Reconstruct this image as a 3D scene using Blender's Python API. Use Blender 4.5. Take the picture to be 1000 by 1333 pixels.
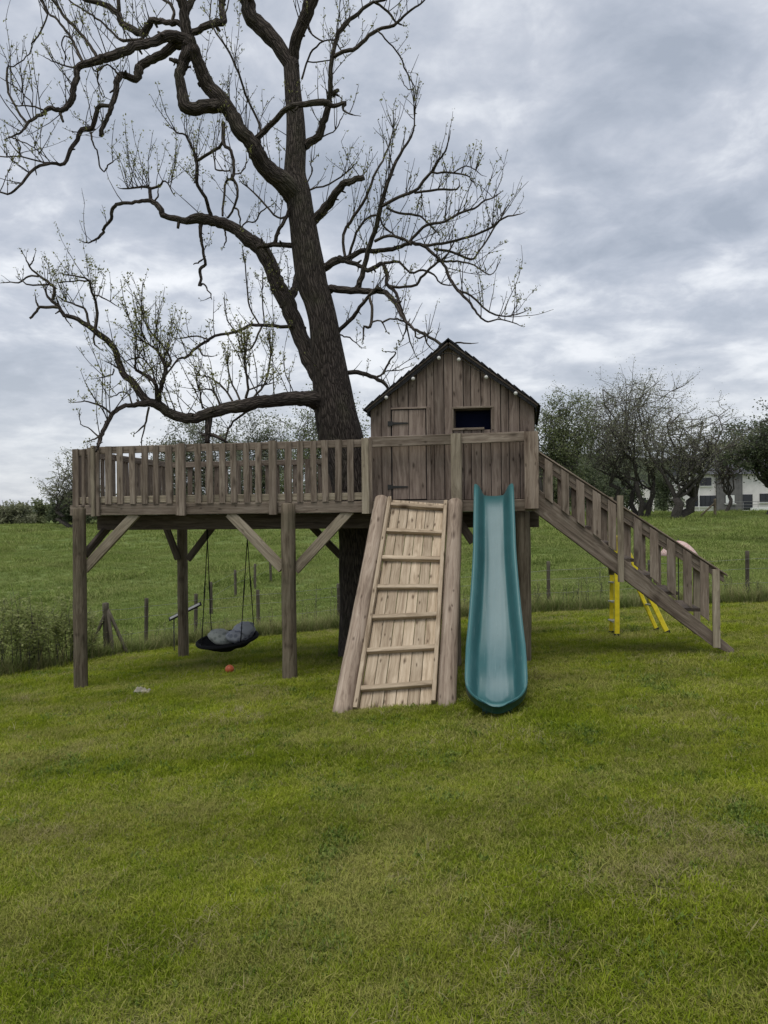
import bpy, math, random
import numpy as np
from mathutils import Vector, Matrix, noise as mnoise

for o in list(bpy.data.objects):
    bpy.data.objects.remove(o)
SC = bpy.context.scene
COL = SC.collection
R = math.radians

# ------------------------------------------------------------------ camera, sky, sun, exposure
EYE = 1.58
ROLL = 0.0105
cam_data = bpy.data.cameras.new('camera')
cam = bpy.data.objects.new('camera', cam_data)
COL.objects.link(cam)
cam_data.sensor_fit = 'HORIZONTAL'
cam_data.sensor_width = 36.0
cam_data.lens = 36.0
cam_data.clip_start = 0.05
cam_data.clip_end = 3000
cam.matrix_world = Matrix.Translation((0, 0, EYE)) @ Matrix.Rotation(ROLL, 4, 'Y') @ Matrix.Rotation(math.pi / 2, 4, 'X')
SC.camera = cam
SC.render.resolution_x = 768
SC.render.resolution_y = 1024

SUN_EL, SUN_AZ = 70.0, 205.0      # azimuth clockwise from +Y: behind the camera, a little to its left
SUN_DIR = Vector((math.sin(R(SUN_AZ)) * math.cos(R(SUN_EL)), math.cos(R(SUN_AZ)) * math.cos(R(SUN_EL)), math.sin(R(SUN_EL))))

world = bpy.data.worlds.new('World')
SC.world = world
world.use_nodes = True
wt = world.node_tree
for n in list(wt.nodes):
    wt.nodes.remove(n)


class NT:
    """small helper to wire shader nodes"""
    def __init__(self, tree):
        self.t = tree

    def n(self, kind, ins=None, **props):
        nd = self.t.nodes.new(kind)
        for k, v in props.items():
            setattr(nd, k, v)
        if ins:
            for k, v in ins.items():
                self.set(nd.inputs[k], v)
        return nd

    def set(self, sock, v):
        if hasattr(v, 'is_linked') or isinstance(v, bpy.types.NodeSocket):
            self.t.links.new(v, sock)
        elif isinstance(v, bpy.types.Node):
            self.t.links.new(v.outputs[0], sock)
        else:
            sock.default_value = v

    def math(self, op, a, b=0.0, c=None, clamp=False):
        nd = self.n('ShaderNodeMath', operation=op, use_clamp=clamp)
        self.set(nd.inputs[0], a)
        self.set(nd.inputs[1], b)
        if c is not None:
            self.set(nd.inputs[2], c)
        return nd.outputs[0]

    def vmul(self, a, b):
        nd = self.n('ShaderNodeVectorMath', operation='MULTIPLY')
        self.set(nd.inputs[0], a)
        self.set(nd.inputs[1], b)
        return nd.outputs[0]

    def vadd(self, a, b):
        nd = self.n('ShaderNodeVectorMath', operation='ADD')
        self.set(nd.inputs[0], a)
        self.set(nd.inputs[1], b)
        return nd.outputs[0]

    def noise(self, vec, scale, detail=4.0, rough=0.55, dist=0.0):
        nd = self.n('ShaderNodeTexNoise')
        self.set(nd.inputs['Vector'], vec)
        nd.inputs['Scale'].default_value = scale
        nd.inputs['Detail'].default_value = detail
        nd.inputs['Roughness'].default_value = rough
        nd.inputs['Distortion'].default_value = dist
        return nd.outputs[0]

    def ramp(self, fac, stops, interp='LINEAR'):
        nd = self.n('ShaderNodeValToRGB')
        self.set(nd.inputs[0], fac)
        cr = nd.color_ramp
        cr.interpolation = interp
        while len(cr.elements) < len(stops):
            cr.elements.new(0.5)
        for e, (p, c) in zip(cr.elements, stops):
            e.position = p
            e.color = (c, c, c, 1) if not isinstance(c, (tuple, list)) else (c[0], c[1], c[2], 1)
        return nd.outputs[0]

    def mix(self, fac, a, b, blend='MIX'):
        nd = self.n('ShaderNodeMix', data_type='RGBA', blend_type=blend)
        self.set(nd.inputs[0], fac)
        for s, v in ((nd.inputs[6], a), (nd.inputs[7], b)):
            if isinstance(v, (tuple, list)):
                v = (v[0], v[1], v[2], 1)
            self.set(s, v)
        return nd.outputs[2]


w = NT(wt)
sky = w.n('ShaderNodeTexSky', sky_type='NISHITA', sun_disc=False)
sky.sun_elevation = R(SUN_EL)
sky.sun_rotation = R(SUN_AZ)
bg_clear = w.n('ShaderNodeBackground', {'Color': sky.outputs[0], 'Strength': 0.12})
tc = w.n('ShaderNodeTexCoord')
sep = w.n('ShaderNodeSeparateXYZ', {0: tc.outputs['Generated']})
den = w.math('ADD', w.math('ABSOLUTE', sep.outputs[2]), 0.22)
cmb = w.n('ShaderNodeCombineXYZ', {0: w.math('DIVIDE', sep.outputs[0], den), 1: w.math('DIVIDE', sep.outputs[1], den), 2: 0.37})
plane = cmb.outputs[0]
n_big = w.noise(w.vadd(plane, (3.1, 7.4, 0)), 1.35, 3.0, 0.5, 0.3)
n_mid = w.noise(w.vadd(plane, (1.7, 2.2, 4.0)), 3.8, 5.0, 0.55, 0.3)
n_fine = w.noise(w.vadd(plane, (9.0, 1.0, 2.0)), 9.0, 6.0, 0.62, 0.3)
cl = w.math('ADD', w.math('MULTIPLY', n_big, 0.40), w.math('ADD', w.math('MULTIPLY', n_mid, 0.42), w.math('MULTIPLY', n_fine, 0.18)))
cloud = w.ramp(cl, [(0.38, (0.345, 0.385, 0.455)), (0.45, (0.43, 0.468, 0.54)), (0.50, (0.52, 0.552, 0.618)), (0.545, (0.66, 0.688, 0.738)), (0.60, (0.82, 0.838, 0.87))])
# the cover thins to a pale band towards the horizon
hor = w.ramp(w.math('ABSOLUTE', sep.outputs[2]), [(0.0, 1.0), (0.30, 0.0)], 'EASE')
cloud = w.mix(w.math('MULTIPLY', hor, 0.62), cloud, (0.555, 0.575, 0.61))
bg_cloud = w.n('ShaderNodeBackground', {'Color': cloud, 'Strength': 0.86})
mixw = w.n('ShaderNodeMixShader', {0: 0.93, 1: bg_clear.outputs[0], 2: bg_cloud.outputs[0]})
wo = w.n('ShaderNodeOutputWorld', {'Surface': mixw.outputs[0]})

sun_data = bpy.data.lights.new('sun', 'SUN')
sun_data.energy = 1.5
sun_data.angle = R(32)
sun_data.color = (1.0, 0.965, 0.91)
sun = bpy.data.objects.new('sun', sun_data)
COL.objects.link(sun)
sun.rotation_euler = SUN_DIR.to_track_quat('Z', 'Y').to_euler()

SC.view_settings.view_transform = 'Standard'
SC.view_settings.look = 'None'
SC.view_settings.exposure = 0.45
SC.view_settings.gamma = 1.0
SC.view_settings.use_curve_mapping = False

# ------------------------------------------------------------------ coordinates
def at(px, py, Y):
    """a point of the photograph (1000 x 1333) at depth Y metres, in world space"""
    u, v = px - 500.0, py - 666.5
    ut, vt = u - ROLL * v, v + ROLL * u
    return Vector((ut / 1000.0 * Y, Y, EYE - vt / 1000.0 * Y))


_cy = np.array([-60, -10, 0, 3, 6.5, 9, 12, 15, 18, 22, 30, 45, 70, 100, 150, 400, 900.0])
_cd = np.array([1.3, 1.54, 1.60, 1.645, 1.72, 1.80, 2.01, 2.225, 2.33, 2.33, 2.05, 1.38, 0.68, 0.62, 0.5, -3.0, -12.0])
_ys = np.linspace(-60, 900, 9601)
_ds = np.interp(_ys, _cy, _cd)
_k = np.hanning(31); _k /= _k.sum()
_dsm = np.convolve(np.pad(_ds, 15, 'edge'), _k, 'valid')


def gz(x, y):
    x = np.asarray(x, float); y = np.asarray(y, float)
    d = np.interp(y, _ys, _dsm)
    amp = np.interp(y, [0, 20, 35, 70, 120], [0.66, 0.62, 0.42, 0.25, 0.2])
    cross = amp * np.tanh(x / 8.2)
    z = EYE - d + cross
    z = z + 0.012 * np.sin(x * 1.7 + y * 0.9) * np.sin(y * 1.3 - x * 0.4)
    roll = np.clip((y - 17) / 15, 0, 1)
    z = z + roll * (0.10 * np.sin(x * 0.31 + 0.4 * y) * np.sin(y * 0.23) + 0.05 * np.sin(x * 0.9 - y * 0.7))
    # a long wooded rise far behind on the right
    z = z + 17 * np.exp(-((x - 60) / 75.0) ** 2) * np.clip((y - 120) / 120, 0, 1) ** 1.5
    return z


def gzf(x, y):
    return float(gz(x, y))


def edge_y(x):
    """where the mown lawn ends"""
    return np.interp(x, [-30, -9, -6.0, -5.4, -4.6, -3.6, -1, 2, 5, 8, 14, 30], [7, 8.2, 10.4, 11.2, 12.9, 14.2, 15.0, 14.9, 14.2, 13.4, 12.3, 10])


YAW = math.atan2(0.95, 5.25)
ORG = Vector((-3.65, 9.2, 0.0))
FRAME = Matrix.Translation(ORG) @ Matrix.Rotation(-YAW, 4, 'Z')      # local: x along the front, y into depth
INV = FRAME.inverted()


def loc(px, py, t=0.0):
    """(s, t, z) of a photograph point that lies on the plane t of the play platform"""
    a, b = at(px, py, 1.0), at(px, py, 2.0)
    a, b = INV @ a, INV @ b
    k = (t - a.y) / (b.y - a.y)
    return a + (b - a) * k


def gl(s, t):
    p = FRAME @ Vector((s, t, 0))
    return gzf(p.x, p.y)


# ------------------------------------------------------------------ object helpers
def link(o, parent=None):
    COL.objects.link(o)
    if parent is not None:
        o.parent = parent
    return o


def tag(o, label, cat, group=None, kind=None):
    if label: o['label'] = label
    if cat: o['category'] = cat
    if group: o['group'] = group
    if kind: o['kind'] = kind
    return o


WM = {}       # object -> its place in the space its parts are written in


def thing(name, label, cat, base=(0, 0, 0), frame=None, group=None):
    """an Empty at the thing's base; parts are given in world space, or in 'frame' when there is one"""
    o = bpy.data.objects.new(name, None)
    o.empty_display_size = 0.2
    COL.objects.link(o)
    b = Matrix.Translation(base)
    o.matrix_world = (frame @ b) if frame is not None else b
    WM[o.name] = b
    return tag(o, label, cat, group)


def mesh_obj(name, verts, faces, mat, parent=None, matrix=None, smooth=False, attr=None):
    me = bpy.data.meshes.new(name)
    if isinstance(verts, np.ndarray): verts = verts.tolist()
    if isinstance(faces, np.ndarray): faces = faces.tolist()
    me.from_pydata(verts, [], faces)
    if mat is not None:
        me.materials.append(mat)
    if smooth:
        me.polygons.foreach_set('use_smooth', [True] * len(me.polygons))
    if attr:
        for k, (typ, dat) in attr.items():
            a = me.attributes.new(k, typ, 'POINT')
            a.data.foreach_set('vector' if typ == 'FLOAT_VECTOR' else 'value', np.asarray(dat, dtype=np.float32).ravel())
    me.update()
    o = bpy.data.objects.new(name, me)
    link(o, parent)
    mm = matrix if matrix is not None else Matrix.Identity(4)
    if parent is not None:
        o.matrix_basis = WM[parent.name].inverted() @ mm
    else:
        o.matrix_basis = mm
    WM[o.name] = mm
    return o


rng = np.random.default_rng(11)
random.seed(5)


def board_mesh(L, W, T, c=0.005, warp=0.0, n=1):
    """a board along local x, width along y, thickness along z, edges eased"""
    hw, ht = W / 2, T / 2
    c = min(c, hw * 0.4, ht * 0.4)
    prof = [(-hw + c, -ht), (hw - c, -ht), (hw, -ht + c), (hw, ht - c), (hw - c, ht), (-hw + c, ht), (-hw, ht - c), (-hw, -ht + c)]
    vs, fs = [], []
    for i in range(n + 1):
        x = -L / 2 + L * i / n
        dz = warp * math.sin(math.pi * i / n)
        for (y, z) in prof:
            vs.append((x, y, z + dz))
    for i in range(n):
        for k in range(8):
            a, b = i * 8 + k, i * 8 + (k + 1) % 8
            fs.append((a, b, b + 8, a + 8))
    fs.append(tuple(range(7, -1, -1)))
    fs.append(tuple(n * 8 + k for k in range(8)))
    return vs, fs


def board(name, p0, p1, W, T, face, mat, parent, c=0.005):
    """a board from p0 to p1 (centre line); 'face' is the way its broad side looks (thickness direction)"""
    p0, p1, f = Vector(p0), Vector(p1), Vector(face)
    x = (p1 - p0); L = x.length; x.normalize()
    y = f.cross(x).normalized(); z = x.cross(y).normalized()
    m = Matrix((x, y, z)).transposed().to_4x4()
    m.translation = (p0 + p1) / 2
    v, fc = board_mesh(L, W, T, c)
    return mesh_obj(name, v, fc, mat, parent, m)


def pole(name, p0, p1, r0, r1, mat, parent, sides=14, rough=0.006, dome=True):
    """a round peeled pole, slightly uneven, along local x"""
    p0, p1 = Vector(p0), Vector(p1)
    x = (p1 - p0); L = x.length; x.normalize()
    m = x.to_track_quat('X', 'Z').to_matrix().to_4x4()
    m.translation = p0
    vs, fs = [], []
    n = max(4, int(L / 0.12))
    sd = random.random() * 50
    rows = [(i / n * L, r0 + (r1 - r0) * i / n) for i in range(n + 1)]
    if dome:
        rows[-1] = (L - 0.5 * r1 * 0.35, r1)
        rows += [(L - 0.05 * r1, r1 * 0.86), (L + 0.04 * r1, r1 * 0.5)]
    for (xx, r) in rows:
        for k in range(sides):
            a = 2 * math.pi * k / sides
            rr = r + rough * mnoise.noise(Vector((xx * 2.2 + sd, math.cos(a) * 1.2, math.sin(a) * 1.2)))
            vs.append((xx, rr * math.cos(a), rr * math.sin(a)))
    nr = len(rows)
    for i in range(nr - 1):
        for k in range(sides):
            a, b = i * sides + k, i * sides + (k + 1) % sides
            fs.append((a, b, b + sides, a + sides))
    fs.append(tuple(range(sides - 1, -1, -1)))
    fs.append(tuple((nr - 1) * sides + k for k in range(sides)))
    o = mesh_obj(name, vs, fs, mat, parent, m, smooth=True)
    return o


class Geo:
    def __init__(self):
        self.v, self.f, self.g, self.n = [], [], [], 0

    def tube(self, pts, rad, sides, cap=True, bump=0.0, seed=0.0, l0=0.0):
        pts = np.asarray(pts, float); rad = np.asarray(rad, float)
        n = len(pts)
        tan = np.empty_like(pts)
        tan[1:-1] = pts[2:] - pts[:-2]; tan[0] = pts[1] - pts[0]; tan[-1] = pts[-1] - pts[-2]
        tan /= (np.linalg.norm(tan, axis=1, keepdims=True) + 1e-9)
        ref = np.array([0.0, 1.0, 0.0]) if abs(tan[0][1]) < 0.9 else np.array([1.0, 0, 0])
        u = ref - tan[0] * ref.dot(tan[0]); u /= np.linalg.norm(u)
        ang = np.arange(sides) * 2 * math.pi / sides
        ca, sa = np.cos(ang)[:, None], np.sin(ang)[:, None]
        ln = l0
        for i in range(n):
            u = u - tan[i] * u.dot(tan[i]); u /= (np.linalg.norm(u) + 1e-9)
            w_ = np.cross(tan[i], u)
            if i: ln += np.linalg.norm(pts[i] - pts[i - 1])
            r = rad[i]
            if bump:
                rr = np.array([r * (1 + bump * (mnoise.noise(Vector((math.cos(a) * 1.3 + seed, math.sin(a) * 1.3, ln * 1.6))) + 0.5 * mnoise.noise(Vector((math.cos(a) * 4 + seed, math.sin(a) * 4, ln * 2.5))))) for a in ang])[:, None]
            else:
                rr = r
            self.v.append(pts[i] + rr * (ca * u + sa * w_))
            self.g.append(np.hstack([ca * rad[i], sa * rad[i], np.full((sides, 1), ln)]))
        b = self.n
        k = np.arange(sides); k2 = (k + 1) % sides
        for i in range(n - 1):
            a = b + i * sides
            self.f.extend(np.stack([a + k, a + k2, a + sides + k2, a + sides + k], 1).tolist())
        if cap:
            self.f.append([b + (n - 1) * sides + q for q in range(sides)])
        self.n += n * sides

    def build(self, name, mat, parent=None, matrix=None, smooth=True):
        if not self.v: return None
        V = np.vstack(self.v); G = np.vstack(self.g)
        return mesh_obj(name, V, self.f, mat, parent, matrix, smooth, {'grain': ('FLOAT_VECTOR', G)})


def quads(centres, size, aspect=0.5, seed=0, up=0.0, bend=0.0):
    """small leaf-shaped four-cornered faces at random tilts"""
    r = np.random.default_rng(seed)
    C = np.asarray(centres, float); N = len(C)
    a = r.normal(size=(N, 3)); a[:, 2] = a[:, 2] * 0.6 + up; a /= np.linalg.norm(a, axis=1, keepdims=True)
    b = r.normal(size=(N, 3)); b[:, 2] *= 0.5; b -= a * (a * b).sum(1, keepdims=True); b /= np.linalg.norm(b, axis=1, keepdims=True)
    s = (np.asarray(size) * r.uniform(0.6, 1.3, N))[:, None]
    nrm = np.cross(a, b)
    V = np.stack([C, C + a * s * 0.55 + b * s * aspect * 0.5 + nrm * s * bend, C + a * s, C + a * s * 0.5 - b * s * aspect * 0.5 + nrm * s * bend], 1).reshape(-1, 3)
    F = np.arange(N * 4).reshape(N, 4)
    tint = np.repeat(r.uniform(0, 1, N), 4)
    return V, F, tint


def leaf_obj(name, centres, size, mat, parent, aspect=0.5, seed=0, up=0.0):
    V, F, t = quads(centres, size, aspect, seed, up, 0.12)
    o = mesh_obj(name, V, F, mat, parent, attr={'tint': ('FLOAT', t)})
    o['kind'] = 'stuff'
    return o


# ------------------------------------------------------------------ materials
def new_mat(name):
    m = bpy.data.materials.new(name)
    m.use_nodes = True
    t = m.node_tree
    for n in list(t.nodes): t.nodes.remove(n)
    k = NT(t)
    out = k.n('ShaderNodeOutputMaterial')
    return m, k, out


def finish(k, out, color, rough=0.7, height=None, bump=0.3, dist=0.01, spec=0.3, **extra):
    p = k.n('ShaderNodeBsdfPrincipled')
    k.set(p.inputs['Base Color'], color if not isinstance(color, (tuple, list)) else (*color[:3], 1))
    k.set(p.inputs['Roughness'], rough)
    p.inputs['Specular IOR Level'].default_value = spec
    for a, b in extra.items():
        k.set(p.inputs[a.replace('_', ' ')], b)
    if height is not None:
        b = k.n('ShaderNodeBump', {'Height': height, 'Strength': bump, 'Distance': dist})
        k.set(p.inputs['Normal'], b.outputs[0])
    k.set(out.inputs['Surface'], p.outputs[0])
    return p


def wood_mat(name, lo, mid, hi, knot=0.5, green=0.0, tone=0.35):
    """weathered softwood, grain along the board's own x axis, every board its own cut and tone"""
    m, k, out = new_mat(name)
    tcn = k.n('ShaderNodeTexCoord')
    oi = k.n('ShaderNodeObjectInfo')
    rnd = oi.outputs['Random']
    off = k.n('ShaderNodeCombineXYZ', {0: k.math('MULTIPLY', rnd, 37.0), 1: k.math('MULTIPLY', rnd, 11.3), 2: k.math('MULTIPLY', rnd, 23.9)})
    base = k.vadd(tcn.outputs['Object'], off.outputs[0])
    warp = k.noise(k.vmul(base, (1.6, 6, 6)), 1.0, 3, 0.5)
    gv = k.vadd(k.vmul(base, (1.3, 34, 34)), k.n('ShaderNodeCombineXYZ', {0: 0.0, 1: k.math('MULTIPLY', warp, 5.0), 2: k.math('MULTIPLY', warp, 4.0)}).outputs[0])
    grain = k.noise(gv, 1.0, 6, 0.62)
    fine = k.noise(k.vmul(base, (6, 190, 190)), 1.0, 3, 0.6)
    blot = k.noise(k.vmul(base, (2.0, 5.0, 5.0)), 1.0, 4, 0.6)
    f = k.math('ADD', k.math('MULTIPLY', grain, 0.62), k.math('ADD', k.math('MULTIPLY', fine, 0.18), k.math('MULTIPLY', blot, 0.24)))
    c = k.ramp(f, [(0.40, lo), (0.52, mid), (0.65, hi)])
    # knots
    kw = k.n('ShaderNodeCombineXYZ', {0: k.math('MULTIPLY', blot, 0.5), 1: k.math('MULTIPLY', grain, 0.45), 2: 0.0}).outputs[0]
    vo = k.n('ShaderNodeTexVoronoi', {'Vector': k.vadd(k.vmul(base, (4.2, 11.0, 10.0)), kw), 'Scale': 1.0}, voronoi_dimensions='2D')
    sepc = k.n('ShaderNodeSeparateColor', {0: vo.outputs['Color']})
    keep = k.math('GREATER_THAN', sepc.outputs[0], 0.66)
    ksz = k.math('ADD', 0.6, k.math('MULTIPLY', sepc.outputs[1], 1.6))
    kn = k.math('MULTIPLY', k.ramp(k.math('MULTIPLY', vo.outputs['Distance'], ksz), [(0.05, 1.0), (0.22, 0.0)]), keep)
    c = k.mix(k.math('MULTIPLY', kn, knot), c, (lo[0] * 0.45, lo[1] * 0.42, lo[2] * 0.4))
    # rain streaks and grime
    st = k.ramp(k.noise(k.vmul(base, (0.8, 14, 14)), 1.0, 3, 0.6), [(0.52, 0.0), (0.72, 1.0)])
    c = k.mix(k.math('MULTIPLY', st, 0.28), c, (lo[0] * 0.7, lo[1] * 0.7, lo[2] * 0.72))
    if green:
        gm = k.ramp(k.noise(base, 2.6, 4, 0.6), [(0.48, 0.0), (0.7, 1.0)])
        c = k.mix(k.math('MULTIPLY', gm, green), c, (0.075, 0.085, 0.045))
    tonev = k.math('ADD', 1.0 - tone * 0.5, k.math('MULTIPLY', k.math('FRACT', k.math('MULTIPLY', rnd, 7.77)), tone))
    c = k.mix(1.0, c, k.n('ShaderNodeCombineColor', {0: tonev, 1: tonev, 2: tonev}).outputs[0], 'MULTIPLY')
    h = k.math('SUBTRACT', k.math('ADD', grain, k.math('MULTIPLY', fine, 0.4)), k.math('MULTIPLY', kn, 0.4))
    finish(k, out, c, 0.86, h, 0.55, 0.006, 0.2)
    return m


M = {}
M['rail'] = wood_mat('weathered_railing_wood', (0.10, 0.075, 0.056), (0.20, 0.158, 0.122), (0.31, 0.258, 0.205), 0.7, 0.12, 0.3)
M['house'] = wood_mat('weathered_cladding_wood', (0.10, 0.073, 0.058), (0.205, 0.157, 0.127), (0.31, 0.25, 0.205), 0.85, 0.05, 0.45)
M['ramp'] = wood_mat('pale_ramp_wood', (0.22, 0.16, 0.105), (0.40, 0.315, 0.22), (0.54, 0.44, 0.32), 0.95, 0.0, 0.3)
M['pole'] = wood_mat('round_pole_wood', (0.15, 0.108, 0.08), (0.285, 0.222, 0.168), (0.40, 0.325, 0.255), 0.8, 0.04, 0.25)
M['post'] = wood_mat('old_post_wood', (0.06, 0.045, 0.031), (0.135, 0.108, 0.075), (0.215, 0.178, 0.13), 0.5, 0.25, 0.3)
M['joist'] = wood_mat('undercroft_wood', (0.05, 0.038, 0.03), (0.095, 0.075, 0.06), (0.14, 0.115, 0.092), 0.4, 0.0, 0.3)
M['pale'] = wood_mat('pale_post_wood', (0.15, 0.12, 0.085), (0.28, 0.235, 0.17), (0.40, 0.345, 0.26), 0.45, 0.12, 0.3)


def bark_mat(name, lo, hi, moss=0.0):
    m, k, out = new_mat(name)
    a = k.n('ShaderNodeAttribute', attribute_name='grain').outputs['Vector']
    warp = k.noise(k.vmul(a, (9, 9, 3)), 1.0, 3, 0.5)
    av = k.vadd(k.vmul(a, (52, 52, 9.0)), k.n('ShaderNodeCombineXYZ', {0: k.math('MULTIPLY', warp, 3.0), 1: k.math('MULTIPLY', warp, 3.0), 2: 0.0}).outputs[0])
    ridge = k.noise(av, 1.0, 6, 0.65)
    vo = k.n('ShaderNodeTexVoronoi', {'Vector': k.vmul(av, (0.8, 0.8, 0.55)), 'Scale': 1.0}, feature='DISTANCE_TO_EDGE')
    crack = k.ramp(vo.outputs['Distance'], [(0.0, 0.0), (0.22, 1.0)])
    h = k.math('ADD', k.math('MULTIPLY', ridge, 0.55), k.math('MULTIPLY', crack, 0.5))
    c = k.ramp(h, [(0.22, lo), (0.75, hi)])
    if moss:
        geo = k.n('ShaderNodeNewGeometry')
        mm = k.ramp(k.noise(geo.outputs['Position'], 2.4, 5, 0.62), [(0.50, 0.0), (0.68, 1.0)])
        c = k.mix(k.math('MULTIPLY', mm, moss), c, (0.10, 0.105, 0.055))
    finish(k, out, c, 0.92, h, 0.9, 0.03, 0.12)
    return m


M['bark'] = bark_mat('furrowed_dark_bark', (0.022, 0.0185, 0.0165), (0.09, 0.074, 0.063), 0.22)
M['twig'] = bark_mat('twig_bark', (0.035, 0.029, 0.024), (0.105, 0.088, 0.07))
M['fencepost'] = wood_mat('silvered_fence_post', (0.05, 0.042, 0.032), (0.09, 0.078, 0.058), (0.14, 0.122, 0.095), 0.3, 0.35, 0.3)
M['farbark'] = bark_mat('far_tree_bark', (0.035, 0.031, 0.028), (0.095, 0.085, 0.075))
M['fartwig'] = bark_mat('far_twig_bark', (0.085, 0.078, 0.07), (0.17, 0.155, 0.14))


def leaf_mat(name, c0, c1, c2, trans=0.35, scale=0.6):
    m, k, out = new_mat(name)
    t = k.n('ShaderNodeAttribute', attribute_name='tint').outputs['Fac']
    geo = k.n('ShaderNodeNewGeometry')
    nz = k.noise(geo.outputs['Position'], scale, 3, 0.6)
    f = k.math('ADD', k.math('MULTIPLY', t, 0.55), k.math('MULTIPLY', nz, 0.5))
    c = k.ramp(f, [(0.2, c0), (0.5, c1), (0.85, c2)])
    d = k.n('ShaderNodeBsdfPrincipled', {'Base Color': c, 'Roughness': 0.6, 'Specular IOR Level': 0.25})
    tr = k.n('ShaderNodeBsdfTranslucent', {'Color': c})
    mx = k.n('ShaderNodeMixShader', {0: trans, 1: d.outputs[0], 2: tr.outputs[0]})
    k.set(out.inputs['Surface'], mx.outputs[0])
    return m


M['bud'] = leaf_mat('spring_buds', (0.09, 0.09, 0.035), (0.17, 0.17, 0.06), (0.28, 0.28, 0.10), 0.5)
M['leaf_young'] = leaf_mat('young_leaves', (0.14, 0.15, 0.05), (0.25, 0.26, 0.09), (0.38, 0.38, 0.15), 0.5)
M['leaf_pale'] = leaf_mat('pale_blossom_leaves', (0.09, 0.105, 0.06), (0.17, 0.19, 0.115), (0.29, 0.30, 0.22), 0.4, 0.25)
M['leaf_mid'] = leaf_mat('mid_leaves', (0.10, 0.125, 0.06), (0.19, 0.22, 0.105), (0.28, 0.305, 0.165), 0.5, 0.25)
M['leaf_olive'] = leaf_mat('olive_leaves', (0.15, 0.16, 0.095), (0.26, 0.27, 0.165), (0.38, 0.385, 0.26), 0.5, 0.25)  # distance haze is put into the far-tree leaf colours by lightening them
M['leaf_copper'] = leaf_mat('copper_leaves', (0.05, 0.036, 0.028), (0.09, 0.066, 0.05), (0.14, 0.11, 0.085), 0.35, 0.25)
M['leaf_dark'] = leaf_mat('dark_leaves', (0.05, 0.065, 0.036), (0.10, 0.125, 0.066), (0.17, 0.19, 0.105), 0.45, 0.25)
M['leaf_hedge'] = leaf_mat('hedge_leaves', (0.16, 0.19, 0.06), (0.29, 0.33, 0.11), (0.42, 0.44, 0.20), 0.5, 0.8)


def grass_mat(name, greens, dry, dry_amt, sc=1.0, stripes=False):
    m, k, out = new_mat(name)
    t = k.n('ShaderNodeAttribute', attribute_name='tint').outputs['Fac']
    geo = k.n('ShaderNodeNewGeometry')
    P = geo.outputs['Position']
    big = k.noise(P, 0.55 * sc, 4, 0.6)
    mid = k.noise(P, 2.6 * sc, 4, 0.62)
    fine = k.noise(P, 11.0, 3, 0.6)
    f = k.math('ADD', k.math('MULTIPLY', big, 0.36), k.math('ADD', k.math('MULTIPLY', mid, 0.36), k.math('ADD', k.math('MULTIPLY', t, 0.18), k.math('MULTIPLY', fine, 0.20))))
    c = k.ramp(f, [(0.38, greens[0]), (0.53, greens[1]), (0.68, greens[2])])
    d = k.math('ADD', k.math('MULTIPLY', k.noise(k.vadd(P, (5, 9, 2)), 1.15 * sc, 5, 0.65), 0.8), k.math('MULTIPLY', t, 0.22))
    dm = k.ramp(d, [(0.46, 0.0), (0.62, 1.0)])
    c = k.mix(k.math('MULTIPLY', dm, dry_amt), c, dry)
    if stripes:
        sp = k.n('ShaderNodeSeparateXYZ', {0: P})
        ph = k.math('ADD', k.math('MULTIPLY', sp.outputs[1], 5.2), k.math('ADD', k.math('MULTIPLY', sp.outputs[0], 1.0), k.math('MULTIPLY', big, 5.0)))
        sw = k.math('ADD', 1.0, k.math('MULTIPLY', k.math('SINE', ph), 0.10))
        c = k.mix(1.0, c, k.n('ShaderNodeCombineColor', {0: sw, 1: sw, 2: sw}).outputs[0], 'MULTIPLY')
    dd = k.n('ShaderNodeBsdfPrincipled', {'Base Color': c, 'Roughness': 0.8, 'Specular IOR Level': 0.06})
    tr = k.n('ShaderNodeBsdfTranslucent', {'Color': c})
    mx = k.n('ShaderNodeMixShader', {0: 0.3, 1: dd.outputs[0], 2: tr.outputs[0]})
    k.set(out.inputs['Surface'], mx.outputs[0])
    return m


LAWN_G = [(0.095, 0.145, 0.008), (0.205, 0.26, 0.016), (0.35, 0.38, 0.045)]
FIELD_G = [(0.105, 0.155, 0.035), (0.19, 0.25, 0.06), (0.29, 0.325, 0.105)]
M['lawn'] = grass_mat('mown_grass', LAWN_G, (0.36, 0.32, 0.13), 0.65, 1.0, True)
M['field'] = grass_mat('pasture_grass', FIELD_G, (0.26, 0.25, 0.12), 0.35, 0.45)
M['rough'] = grass_mat('rough_grass', [(0.09, 0.125, 0.03), (0.165, 0.21, 0.06), (0.27, 0.29, 0.11)], (0.38, 0.34, 0.18), 0.55, 1.0)
M['straw'] = grass_mat('dry_clippings', [(0.20, 0.18, 0.075), (0.31, 0.28, 0.13), (0.42, 0.38, 0.21)], (0.28, 0.225, 0.11), 0.4)
M['clover'] = grass_mat('lawn_weeds', [(0.09, 0.14, 0.026), (0.15, 0.215, 0.042), (0.22, 0.275, 0.07)], (0.3, 0.3, 0.1), 0.2)

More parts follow.
